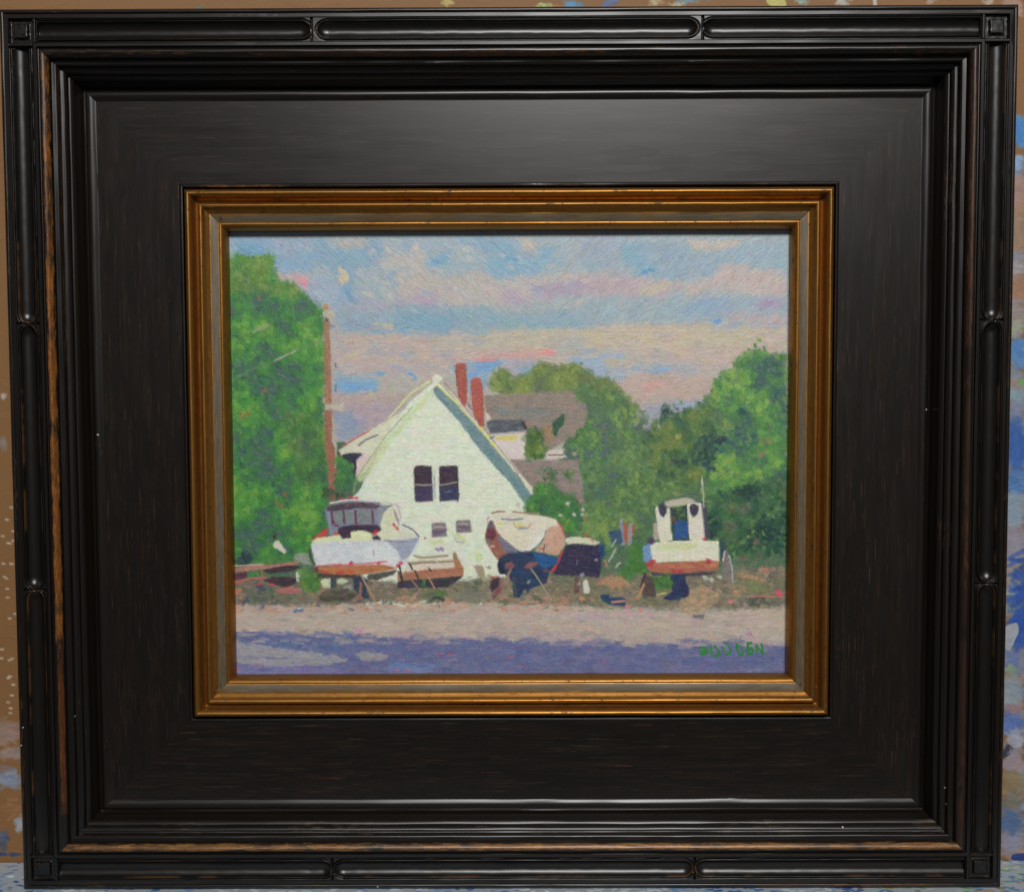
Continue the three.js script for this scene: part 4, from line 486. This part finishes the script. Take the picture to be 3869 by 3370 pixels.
  P.patch(B1(1500, 230, 1560, 170, 1600, 160, 1640, 320, 1660, 390, 1850, 455, 1720, 480, 1500, 495, 1480, 400, 1470, 340), [208, 212, 180], { ang: 0.8, mix: [[210, 214, 180], [204, 212, 170], [214, 210, 196]] }); P.line(B1(1570, 140, 1640, 160, 1670, 260, 1650, 340), [196, 176, 190], 4); P.line(B1(1600, 200, 1640, 310), [184, 120, 132], 3); touch(B1, [1610, 345, 1640, 380], [190, 66, 84], 9, 5, 0.8); P.patch(B1(1465, 120, 1500, 105, 1580, 130, 1580, 155, 1480, 160), [206, 208, 184]); P.line(B1(1690, 345, 1740, 365, 1800, 400, 1845, 455), [116, 122, 138], 5.5);
  P.patch(B1(800, 500, 860, 470, 1080, 440, 1100, 480, 1190, 470, 1180, 410, 1300, 395, 1400, 430, 1460, 420, 1500, 495, 1200, 500, 1000, 515, 830, 545), [212, 218, 174], { ang: 0.03 }); touch(B1, [1280, 430, 1340, 440, 1230, 440], [222, 228, 186], 22, 9, 0.1); P.patch(B1(1395, 460, 1440, 445, 1475, 480, 1470, 505, 1410, 505), [60, 56, 76]);
  P.patch(B1(800, 505, 830, 470, 940, 380, 965, 390, 960, 450, 860, 470), [196, 64, 72], { ang: -0.6 }); touch(B1, [1040, 430, 1440, 410, 1420, 430], [192, 60, 72], 12, 6, -0.2);
  P.patch(B1(795, 520, 1000, 500, 1200, 500, 1500, 492, 1720, 482, 1855, 462, 1800, 600, 1740, 700, 1690, 750, 1560, 745, 1200, 735, 850, 748, 820, 650), [204, 209, 211], { ang: 0, len: 30, wid: 6, mix: [[204, 209, 212], [194, 201, 205], [214, 217, 217], [198, 203, 211]] });
  P.patch(B1(1300, 600, 1440, 540, 1540, 535, 1620, 590, 1650, 680, 1560, 740, 1340, 730), [212, 215, 214], { ang: 0.6 }); P.patch(B1(1500, 500, 1700, 490, 1850, 465, 1760, 640, 1680, 690, 1640, 600, 1560, 520), [152, 160, 178], { a: 0.85, ang: -0.9 }); P.line(B1(1510, 495, 1640, 505, 1720, 500), [140, 134, 152], 3.4); P.line(B1(1405, 590, 1410, 640), [150, 140, 150], 2.2);
  P.patch(B1(790, 540, 800, 600, 830, 690, 850, 745, 800, 720, 780, 640), [58, 84, 56]); P.line(B1(840, 745, 1000, 735, 1300, 725, 1540, 700), [206, 96, 112], 3.4); touch(B1, [1640, 740, 1680, 720, 1070, 735, 1180, 720, 1460, 715], [190, 64, 92], 12, 6, -0.5);
  P.patch(B1(850, 760, 1000, 745, 1300, 735, 1500, 730, 1640, 768, 1540, 790, 1400, 815, 1280, 830, 1000, 822, 870, 800), [176, 116, 78], { ang: 0, mix: [[178, 118, 78], [170, 104, 70], [186, 124, 80]] }); touch(B1, [940, 805, 1080, 805, 1180, 800], [192, 78, 64], 24, 7, 0.05); P.patch(B1(830, 755, 870, 760, 880, 800, 840, 800), [112, 48, 52]); P.patch(B1(870, 815, 1100, 828, 1240, 830, 1220, 860, 940, 860, 860, 850), [76, 62, 56]); P.patch(B1(1340, 830, 1640, 780, 1600, 830, 1440, 880, 1350, 880), [84, 80, 74]);
  P.patch(B1(1210, 850, 1300, 840, 1350, 880, 1340, 1000, 1380, 1070, 1320, 1060, 1220, 980), [54, 66, 84]); P.patch(B1(990, 850, 1045, 850, 1045, 960, 990, 960), [64, 74, 78]); P.line(B1(1290, 840, 1340, 940, 1420, 1080), [164, 134, 104], 8); P.line(B1(1285, 910, 1275, 1060), [150, 98, 86], 9); P.line(B1(1650, 800, 1690, 910), [60, 62, 56], 6); P.line(B1(1720, 820, 1800, 920, 1865, 990), [138, 118, 108], 5); P.line(B1(1935, 850, 2000, 960), [176, 132, 108], 5); touch(B1, [1440, 1080], [150, 90, 70], 16, 6, 0);
  // small boat by the wall
  P.patch(B2(100, 720, 540, 680, 600, 760, 400, 775, 60, 800), [214, 198, 182], { ang: -0.05 }); P.patch(B2(160, 640, 500, 650, 490, 690, 200, 700), [216, 210, 190], { ang: 0 }); P.line(B2(165, 645, 220, 660, 300, 660, 490, 640), [152, 146, 116], 6); P.line(B2(110, 720, 260, 705, 370, 705), [150, 140, 110], 8); P.line(B2(400, 705, 540, 695), [150, 138, 108], 7); P.patch(B2(0, 810, 300, 780, 560, 760, 540, 640, 545, 605, 575, 640, 600, 690, 645, 770, 640, 850, 300, 870, 0, 890), [168, 114, 88], { ang: -0.05, mix: [[170, 114, 86], [178, 124, 96], [158, 104, 80]] }); P.patch(B2(538, 640, 552, 600, 580, 640, 570, 690, 545, 690), [140, 124, 92]);
  P.patch(B2(0, 890, 300, 870, 640, 840, 570, 900, 480, 950, 0, 960), [54, 52, 66], { mix: [[54, 50, 64], [64, 66, 66]] }); for (const l of [[20, 740, 50, 900], [120, 720, 145, 780], [170, 790, 205, 870], [305, 765, 325, 790]]) P.line(B2(...l), [54, 58, 58], 5); P.line(B2(80, 800, 150, 890, 230, 990), [140, 116, 104], 5); P.line(B2(300, 850, 360, 960), [178, 134, 112], 5); foliage(B2(215, 910, 300, 870, 310, 980, 240, 1000), 24, [[76, 122, 58], [94, 138, 60]], { key: 66 }); foliage(B2(360, 950, 470, 940, 460, 1060, 400, 1040), 30, [[70, 114, 58], [50, 84, 66]], { key: 67 });
  P.patch(B2(300, 1080, 360, 1040, 460, 1050, 460, 1095, 380, 1070), [58, 76, 70]); touch(B2, [260, 1085], [212, 200, 178], 16, 5, -0.3); P.patch(B2(740, 740, 830, 740, 860, 870, 800, 870), [158, 146, 120]); touch(B2, [890, 760], [154, 142, 124], 10, 8, -0.6); P.patch(B2(520, 1010, 700, 990, 860, 1010, 900, 1060, 700, 1090, 540, 1090), [126, 124, 108], { ang: -0.2 });
  // round-bottomed boat on its cradle
  P.patch(B2(925, 265, 1000, 240, 1200, 235, 1400, 255, 1540, 290, 1610, 390, 1560, 420, 1430, 400, 1400, 480, 1310, 570, 1210, 608, 1120, 570, 1030, 480, 960, 390, 930, 310), [218, 214, 192], { ang: 0.5, len: 24, wid: 6, mix: [[218, 212, 190], [222, 214, 196], [214, 210, 180], [212, 204, 186]] });
  P.line(B2(915, 232, 980, 215, 1040, 215), [160, 122, 98], 5); P.line(B2(1120, 218, 1200, 225, 1280, 235, 1380, 238), [164, 126, 104], 4); P.line(B2(1010, 285, 1100, 295, 1220, 285), [134, 144, 156], 5.5); touch(B2, [1000, 335, 1180, 340, 1200, 345], [204, 212, 136], 16, 7, 0.1); P.line(B2(1130, 320, 1140, 360, 1270, 370, 1300, 330), [196, 168, 128], 4); P.line(B2(1175, 385, 1260, 375), [152, 158, 160], 6);
  P.patch(B2(1385, 390, 1440, 370, 1430, 450, 1370, 540, 1280, 600, 1200, 605, 1300, 540), [222, 220, 210], { ang: -0.9 }); P.patch(B2(1455, 375, 1570, 345, 1620, 420, 1635, 540, 1560, 645, 1440, 620, 1330, 600, 1410, 510), [198, 160, 140], { ang: -0.4, mix: [[198, 160, 140], [192, 154, 134], [206, 168, 148]] }); P.line(B2(1430, 530, 1420, 600), [110, 90, 96], 2.4); P.line(B2(1380, 575, 1430, 580), [120, 98, 100], 2.2); P.line(B2(1560, 320, 1600, 380, 1625, 450), [200, 76, 84], 3);
  P.patch(B2(880, 330, 905, 300, 930, 310, 960, 400, 1050, 510, 1160, 595, 1060, 640, 985, 695, 920, 610, 865, 520, 845, 470), [150, 96, 80], { ang: 1, mix: [[150, 96, 78], [138, 84, 76], [164, 110, 88]] }); P.patch(B2(878, 370, 930, 370, 965, 440, 930, 500, 860, 470), [104, 54, 64]); P.patch(B2(885, 330, 910, 298, 935, 330, 930, 385, 880, 375), [96, 96, 114]); P.patch(B2(960, 440, 1040, 490, 1190, 600, 1060, 625, 1010, 560), [116, 112, 128], { ang: 0.8 }); P.patch(B2(850, 470, 900, 480, 920, 540, 870, 520), [112, 106, 116]); P.line(B2(880, 320, 870, 290, 895, 270), [206, 150, 164], 4); touch(B2, [930, 555], [204, 168, 152], 9, 6, 0);
  P.patch(B2(1000, 650, 1100, 615, 1250, 605, 1430, 625, 1560, 665, 1550, 730, 1470, 800, 1450, 910, 1400, 930, 1290, 960, 1270, 1020, 1240, 960, 1190, 1050, 1130, 1050, 1120, 900, 1050, 830, 980, 800, 970, 720), [42, 58, 88], { ang: 0.3, mix: [[42, 58, 88], [36, 54, 84], [54, 60, 84], [40, 70, 112]] }); P.patch(B2(1310, 615, 1450, 635, 1558, 670, 1540, 745, 1420, 770, 1350, 700), [34, 88, 140], { ang: 0.2, mix: [[34, 88, 140], [40, 78, 124], [48, 98, 150]] });
  P.patch(B2(1625, 570, 1640, 600, 1580, 700, 1510, 810, 1480, 800, 1550, 720, 1570, 650), [190, 62, 70], { ang: -1 }); P.patch(B2(970, 720, 1030, 700, 1040, 830, 990, 820), [40, 42, 58]); P.patch(B2(1040, 720, 1100, 700, 1145, 740, 1110, 780, 1050, 770), [128, 82, 84]); P.patch(B2(1220, 750, 1280, 710, 1370, 700, 1360, 735, 1280, 775), [140, 92, 92]); touch(B2, [1440, 790], [110, 74, 88], 14, 9, 0);
  P.line(B2(1100, 780, 1060, 860, 1000, 940), [146, 124, 104], 7); P.line(B2(1080, 850, 1070, 950, 1060, 1040), [150, 124, 104], 6); P.line(B2(1300, 775, 1360, 860, 1430, 970, 1495, 1075), [152, 146, 122], 6); P.patch(B2(960, 940, 1025, 880, 1010, 980, 940, 1070, 915, 1060), [130, 78, 82], { ang: -1 }); P.line(B2(1130, 860, 1150, 1040), [72, 92, 78], 4); P.patch(B2(910, 880, 1000, 850, 980, 940, 920, 1000, 900, 960), [60, 52, 60]); touch(B2, [1270, 900], [160, 166, 146], 11, 6, -0.9); touch(B2, [1200, 1060], [104, 118, 126], 20, 9, 1.5); touch(B2, [970, 845, 940, 860], [190, 60, 80], 10, 4, 0);
  P.patch(B2(1510, 830, 1600, 640, 1640, 545, 1700, 530, 1960, 535, 1985, 700, 1960, 860, 1700, 830), [54, 48, 74], { ang: 0.1, mix: [[54, 48, 74], [48, 44, 68], [62, 50, 76], [42, 46, 76]] }); P.patch(B2(1630, 475, 1720, 460, 1880, 475, 1965, 515, 1920, 545, 1800, 530, 1640, 530), [208, 208, 180], { ang: 0.08 }); touch(B2, [1890, 480, 1900, 500], [196, 130, 116], 10, 6, 0.4); touch(B2, [1930, 685], [232, 232, 222], 4, 4, 0); P.line(B2(1745, 690, 1745, 730), [110, 90, 104], 3); P.patch(B2(1950, 540, 2010, 530, 2010, 640, 1970, 680), [36, 66, 112]);
  P.patch(B2(1720, 850, 1760, 840, 1770, 1000, 1720, 1020), [104, 76, 76]); P.patch(B2(1800, 890, 1840, 870, 1870, 960, 1860, 1010, 1810, 1010), [208, 206, 190], { ang: 1.4 }); touch(B2, [1790, 830], [150, 150, 156], 11, 8, 0.8); touch(B2, [1750, 920], [190, 186, 166], 10, 4, 1.4); touch(B2, [1790, 1060], [200, 144, 92], 14, 8, 0.4); P.patch(B2(1970, 1020, 2060, 1020, 2060, 1100, 1990, 1090), [44, 66, 96]);
  // yard to the right of it
  P.patch(B3(360, 280, 400, 290, 410, 440, 420, 540, 390, 550, 375, 420), [136, 142, 158], { a: 0.9 }); P.patch(B3(395, 300, 440, 360, 460, 440, 430, 530, 405, 480), [164, 92, 74]); P.patch(B3(450, 340, 500, 330, 480, 540, 440, 550), [150, 146, 150], { a: 0.8 }); P.line(B3(500, 350, 495, 420), [160, 90, 76], 6); P.patch(B3(260, 410, 380, 390, 400, 520, 300, 540), [52, 80, 112], { a: 0.8 }); P.line(B3(330, 490, 290, 560), [150, 160, 150], 5); P.line(B3(330, 580, 260, 700), [158, 164, 152], 6); P.line(B3(330, 760, 350, 725, 380, 715), [176, 184, 172], 3.4); P.line(B3(225, 690, 245, 750), [168, 136, 100], 4);
  foliage(B3(480, 560, 600, 540, 620, 700, 640, 800, 480, 860, 340, 840, 460, 720), 130, [[66, 118, 56], [84, 134, 60], [58, 104, 56]], { base: [72, 120, 58], key: 70 }); P.patch(B3(100, 930, 220, 860, 300, 840, 380, 850, 500, 945, 400, 930, 380, 1000, 330, 940, 310, 990, 250, 920), [170, 132, 100], { ang: 0.3 }); P.patch(B3(180, 1050, 420, 1050, 420, 1130, 260, 1120), [40, 70, 100]); P.line(B3(290, 1095, 410, 1085), [196, 132, 110], 7);
  // workboat with its cabin
  P.patch(B3(1150, 120, 1200, 120, 1240, 460, 1200, 500), [70, 66, 80], { a: 0.7 }); P.patch(B3(690, 330, 740, 320, 775, 400, 770, 480, 700, 500), [168, 162, 148]); P.patch(B3(640, 490, 700, 470, 710, 540, 640, 560), [82, 56, 92], { a: 0.8 });
  P.patch(B3(860, 170, 1030, 150, 1040, 495, 885, 495), [48, 66, 62]); foliage(B3(890, 165, 1010, 155, 1000, 260, 940, 300, 890, 240), 30, [[80, 112, 60], [94, 122, 62]], { key: 72 }); P.patch(B3(895, 320, 960, 290, 1030, 320, 1035, 480, 890, 490), [42, 82, 134], { ang: 1.3 }); touch(B3, [900, 300], [110, 70, 60], 12, 8, 0.5);
  const post = [[216, 212, 192], [222, 218, 200], [208, 204, 190]];
  P.patch(B3(712, 175, 740, 160, 850, 180, 862, 300, 865, 400, 885, 490, 760, 520, 740, 400), [216, 212, 192], { ang: 1.5, mix: post }); P.patch(B3(1020, 130, 1090, 125, 1165, 140, 1180, 300, 1198, 480, 1190, 505, 1045, 495, 1030, 300), [216, 210, 194], { ang: 1.5, mix: post }); P.patch(B3(795, 125, 880, 100, 1020, 82, 1100, 110, 1090, 130, 1020, 150, 860, 175, 800, 160), [186, 180, 162], { ang: -0.08 });
  P.patch(B3(740, 160, 790, 130, 825, 170, 822, 230, 795, 272, 755, 240), [60, 62, 76]); P.patch(B3(1045, 160, 1090, 135, 1130, 160, 1130, 230, 1085, 275, 1050, 230), [62, 60, 74]); P.line(B3(1160, 140, 1180, 300, 1195, 470), [140, 138, 146], 2.6, { a: 0.7 }); P.line(M3(1167, 905, 1172, 1000, 1180, 1100, 1182, 1195), [168, 174, 160], 4); P.line(M3(1162, 940, 1172, 980), [186, 188, 176], 5); touch(B3, [1195, 485], [196, 56, 64], 12, 7, -0.5);
  P.patch(B3(588, 555, 660, 525, 690, 560, 690, 700, 600, 705), [112, 146, 186], { ang: 0 }); P.patch(B3(660, 545, 720, 515, 900, 500, 1330, 498, 1336, 705, 1000, 700, 690, 712), [216, 216, 192], { ang: 0, len: 34, wid: 5, mix: [[218, 216, 194], [212, 214, 184], [222, 218, 200]] }); P.patch(B3(740, 530, 1100, 520, 1130, 560, 1000, 590, 740, 580), [204, 210, 158], { a: 0.75, ang: 0 });
  P.patch(B3(620, 725, 650, 690, 720, 712, 1000, 705, 1200, 690, 1330, 695, 1325, 780, 1100, 800, 900, 818, 700, 800, 640, 780), [172, 102, 82], { ang: 0, mix: [[176, 108, 84], [166, 92, 80], [184, 122, 88]] }); touch(B3, [660, 730, 680, 700, 900, 795, 960, 800, 1230, 700], [170, 58, 66], 16, 8, 0.2); P.patch(B3(660, 800, 900, 822, 1280, 795, 1260, 830, 900, 850, 680, 830), [70, 62, 74]);
  P.patch(B3(860, 830, 1000, 820, 1010, 900, 1045, 960, 1030, 1040, 860, 1080, 790, 1060, 880, 990), [42, 50, 84], { mix: [[42, 50, 84], [36, 66, 96], [56, 46, 80]], ang: 1 }); foliage(B3(680, 850, 860, 840, 870, 940, 720, 980), 60, [[78, 128, 58], [62, 108, 56]], { base: [72, 120, 58], key: 74 }); P.patch(B3(560, 940, 620, 830, 680, 850, 710, 960, 720, 1040, 600, 1050), [84, 72, 68], { ang: 1.3 }); P.line(B3(600, 920, 570, 1000, 540, 1065), [176, 134, 100], 8); P.line(B3(615, 820, 570, 940), [72, 50, 58], 5); P.line(B3(730, 1025, 815, 1005), [178, 172, 100], 6);
  P.patch(B3(1050, 960, 1200, 940, 1300, 1000, 1350, 1050, 1260, 1130, 1180, 1190, 1060, 1220, 940, 1190, 960, 1080, 1050, 1020), [172, 146, 116], { ang: -0.2, mix: [[172, 146, 116], [192, 160, 126], [150, 130, 102], [182, 146, 120]], vary: 12, wid: 8, len: 16, a: 0.6 }); P.patch(B3(1060, 1220, 1200, 1210, 1180, 1260, 1090, 1250), [112, 112, 112], { a: 0.8 }); touch(B3, [1200, 860, 1260, 880, 1340, 850], [186, 190, 174], 16, 9, 0.5);
  P.patch(B3(1340, 510, 1390, 500, 1390, 620, 1350, 700), [52, 70, 84], { a: 0.85 }); P.patch(B3(1370, 640, 1390, 592, 1440, 660, 1465, 780, 1450, 900, 1380, 880, 1365, 760), [120, 124, 118], { ang: 1.5, mix: [[120, 124, 118], [136, 104, 92], [108, 110, 110]] }); P.line(B3(1385, 600, 1370, 700), [196, 200, 196], 4); P.line(B3(1430, 640, 1460, 780, 1465, 900), [168, 180, 180], 3);
  P.patch(B3(1490, 830, 1650, 830, 1800, 880, 1780, 900, 1560, 860), [176, 134, 104]); foliage(B3(1500, 880, 1700, 850, 1850, 920, 1760, 1000, 1600, 1020, 1500, 980), 80, [[118, 132, 84], [98, 116, 78], [134, 136, 94]], { key: 76 }); touch(B3, [1750, 775, 1790, 790], [176, 124, 108], 18, 10, 0.5); touch(B3, [1900, 1000, 1920, 1030], [220, 84, 110], 16, 10, 0.9); P.line(B3(1640, 1040, 1800, 1035, 1930, 1050), [180, 120, 100], 4); foliage(B3(1540, 1060, 1930, 1060, 1930, 1130, 1500, 1120), 60, [[84, 88, 76], [98, 96, 84], [72, 78, 72]], { key: 78 }); touch(B3, [1490, 990], [196, 146, 96], 12, 7, 0);
  // --- the sketch above is now painted over with three brushes, broad to fine; each stroke takes one colour and follows the edges under it
  {
    const ref = dip(), NP = TW * TH;
    const blur = (src, r) => { // two box passes on each channel
      const out = new Float32Array(NP * 3), tmp = new Float32Array(NP * 3); for (let i = 0; i < NP; i++) for (let m = 0; m < 3; m++) out[i * 3 + m] = src.length === NP * 4 ? src[i * 4 + m] : src[i * 3 + m];
      for (let pass = 0; pass < 2; pass++) {
        for (let y = 0; y < TH; y++) for (let m = 0; m < 3; m++) { let a = 0; const row = y * TW; for (let x = -r; x <= r; x++) a += out[(row + clamp(x, 0, TW - 1)) * 3 + m]; for (let x = 0; x < TW; x++) { tmp[(row + x) * 3 + m] = a / (2 * r + 1); a += out[(row + Math.min(TW - 1, x + r + 1)) * 3 + m] - out[(row + Math.max(0, x - r)) * 3 + m]; } }
        for (let x = 0; x < TW; x++) for (let m = 0; m < 3; m++) { let a = 0; for (let y = -r; y <= r; y++) a += tmp[(clamp(y, 0, TH - 1) * TW + x) * 3 + m]; for (let y = 0; y < TH; y++) { out[(y * TW + x) * 3 + m] = a / (2 * r + 1); a += tmp[(Math.min(TH - 1, y + r + 1) * TW + x) * 3 + m] - tmp[(Math.max(0, y - r) * TW + x) * 3 + m]; } }
      }
      return out; };
    P.cx.fillStyle = 'rgb(186,140,132)'; P.cx.fillRect(0, 0, TW, TH); P.hx.fillStyle = 'rgb(96,96,96)'; P.hx.fillRect(0, 0, TW, TH);   // a rose-toned ground that peeps through
    for (const [R, step, T, len, vary, a] of [[15, 11, -1, 2.6, 5, 0.85], [8.5, 7, 16, 2.6, 7, 0.82], [4.6, 4.6, 20, 2.4, 6, 0.85], [3, 3.4, 27, 2.2, 5, 0.9]]) {
      const soft = blur(ref, Math.max(1, Math.round(R * 0.28))), cur = dip(), list = [];
      for (let gy = 0; gy < TH; gy += step) for (let gx = 0; gx < TW; gx += step) {
        let best = -1, bx = 0, by = 0, sum = 0, n = 0;
        for (let y = Math.floor(gy); y < Math.min(TH, gy + step); y += 2) for (let x = Math.floor(gx); x < Math.min(TW, gx + step); x += 2) { const o = y * TW + x, e = Math.abs(cur[o * 4] - soft[o * 3]) + Math.abs(cur[o * 4 + 1] - soft[o * 3 + 1]) + Math.abs(cur[o * 4 + 2] - soft[o * 3 + 2]); sum += e; n++; if (e > best) { best = e; bx = x; by = y; } }
        if (!n) continue; const o0 = (by * TW + bx) * 3, leafy = soft[o0 + 1] - Math.max(soft[o0], soft[o0 + 2]) > 8, airy = by < TH * 0.45 && soft[o0 + 2] > 120; if (sum / n > (R < 7 ? T * (leafy ? 1.9 : airy ? 1.6 : 1) : T)) list.push([bx, by]);
      }
      for (let i = list.length - 1; i > 0; i--) { const k2 = Math.floor(rnd() * (i + 1)); [list[i], list[k2]] = [list[k2], list[i]]; }
      const lum = (x, y) => { const o = (clamp(y, 0, TH - 1) * TW + clamp(x, 0, TW - 1)) * 3; return soft[o] * 0.3 + soft[o + 1] * 0.55 + soft[o + 2] * 0.15; }, h = Math.max(2, Math.round(R * 0.5));
      for (const [x, y] of list) {
        const gx = lum(x + h, y) - lum(x - h, y), gy = lum(x, y + h) - lum(x, y - h), g = Math.hypot(gx, gy), o = (y * TW + x) * 3, c = [soft[o], soft[o + 1], soft[o + 2]], green = c[1] - Math.max(c[0], c[2]) > 10 && c[0] + c[1] + c[2] < 420;
        const py = y / TH, px2 = x / TW, sky = py < 0.45 && !green && c[2] > 120;
        let ang = g > 9 ? Math.atan2(gx, -gy) + gauss() * 0.3 : sky ? (py < 0.22 ? (px2 < 0.55 ? 0.7 : -0.7) : -0.04) + gauss() * 0.45 : green ? 1.0 + gauss() * 1.2 : py > 0.78 ? gauss() * 0.18 : gauss() * 0.35 + 0.05;
        const v = gauss() * vary * (green ? 1.5 : 1), w1 = gauss() * vary * 0.7, w2 = gauss() * vary * 0.7;
        P.dab(x, y, R * len * (green ? 0.7 : sky || py > 0.8 ? 1.25 : 0.95) * rr(0.7, 1.3), R * rr(0.75, 1.15), ang, [c[0] + v + w1, c[1] + v, c[2] + v + w2], { a, tone: 6, bend: 0.08 });
      }
    }
  }
  // the thin drawing with the rigger brush goes back on top
  { const log = P.log; P.log = null; for (const [pts, c, wid, o] of log) P.line(pts, c, wid * 0.85, { a: (o.a ?? 0.85) * 0.62 }); }
  // signature
  const N = (...v) => { const o = []; for (let i = 0; i < v.length; i += 2) o.push([2600 + v[i] / 5.714, 2390 + v[i + 1] / 5.714]); return o; }, sg = [56, 128, 70];
  for (const l of [[300, 325, 295, 500], [300, 330, 390, 345, 440, 390, 350, 420], [350, 420, 445, 425, 380, 475, 300, 500], [505, 310, 520, 460, 570, 520], [570, 520, 660, 510, 690, 430, 600, 300], [765, 340, 800, 440, 840, 495], [800, 235, 900, 300, 955, 400, 900, 470, 840, 495], [1060, 250, 1075, 380, 1130, 500], [1060, 250, 1150, 330, 1200, 420, 1190, 490, 1130, 500], [1310, 255, 1310, 490], [1300, 250, 1395, 240], [1310, 370, 1400, 350], [1310, 485, 1410, 440, 1420, 390], [1500, 285, 1500, 455], [1500, 300, 1560, 380, 1640, 480], [1615, 265, 1640, 480]]) P.line(N(...l), sg, 8.2, { a: 0.95 });
  const im = P.hx.getImageData(0, 0, TW, TH), q = im.data, cm = P.cx.getImageData(0, 0, TW, TH), cq = cm.data;
  for (let y = 0; y < TH; y++) for (let x = 0; x < TW; x++) { const o = (y * TW + x) * 4, wv = Math.sin((x + y * 0.35) * 1.0 + Math.sin(y * 0.05)) * Math.sin((y - x * 0.35) * 1.0 + Math.sin(x * 0.04)) * 24 + (noise2(x / 2.5, y / 2.5, 77) - 0.5) * 30; q[o] = q[o + 1] = q[o + 2] = clamp(q[o] + wv, 0, 255); const n = (noise2(x / 3, y / 3, 78) - 0.5) * 14; for (let m = 0; m < 3; m++) cq[o + m] = clamp(cq[o + m] + n + (noise2(x / 9, y / 9, 80 + m) - 0.5) * 9, 0, 255); }
  P.hx.putImageData(im, 0, 0); P.cx.putImageData(cm, 0, 0);
  const g = new RoundedBoxGeometry(PWm * mm, PHm * mm, 0.0036, 2, 0.0008), pos = g.attributes.position, uv = g.attributes.uv;
  for (let i = 0; i < pos.count; i++) uv.setXY(i, pos.getX(i) / (PWm * mm) + 0.5, pos.getY(i) / (PHm * mm) + 0.5);
  const m = new THREE.MeshPhysicalMaterial({ map: tex(P.cv, true), bumpMap: tex(P.hv, false), bumpScale: 0.0003, roughness: 0.46, specularIntensity: 0.8 });
  const paint = add('oil_painting', g, m); paint.position.set(0, 0, 0.0091 - 0.0018);
  paint.userData = { label: 'small oil painting of boats beside a white gabled house, set in the frame', category: 'painting' };
}
renderer.render(scene, camera);
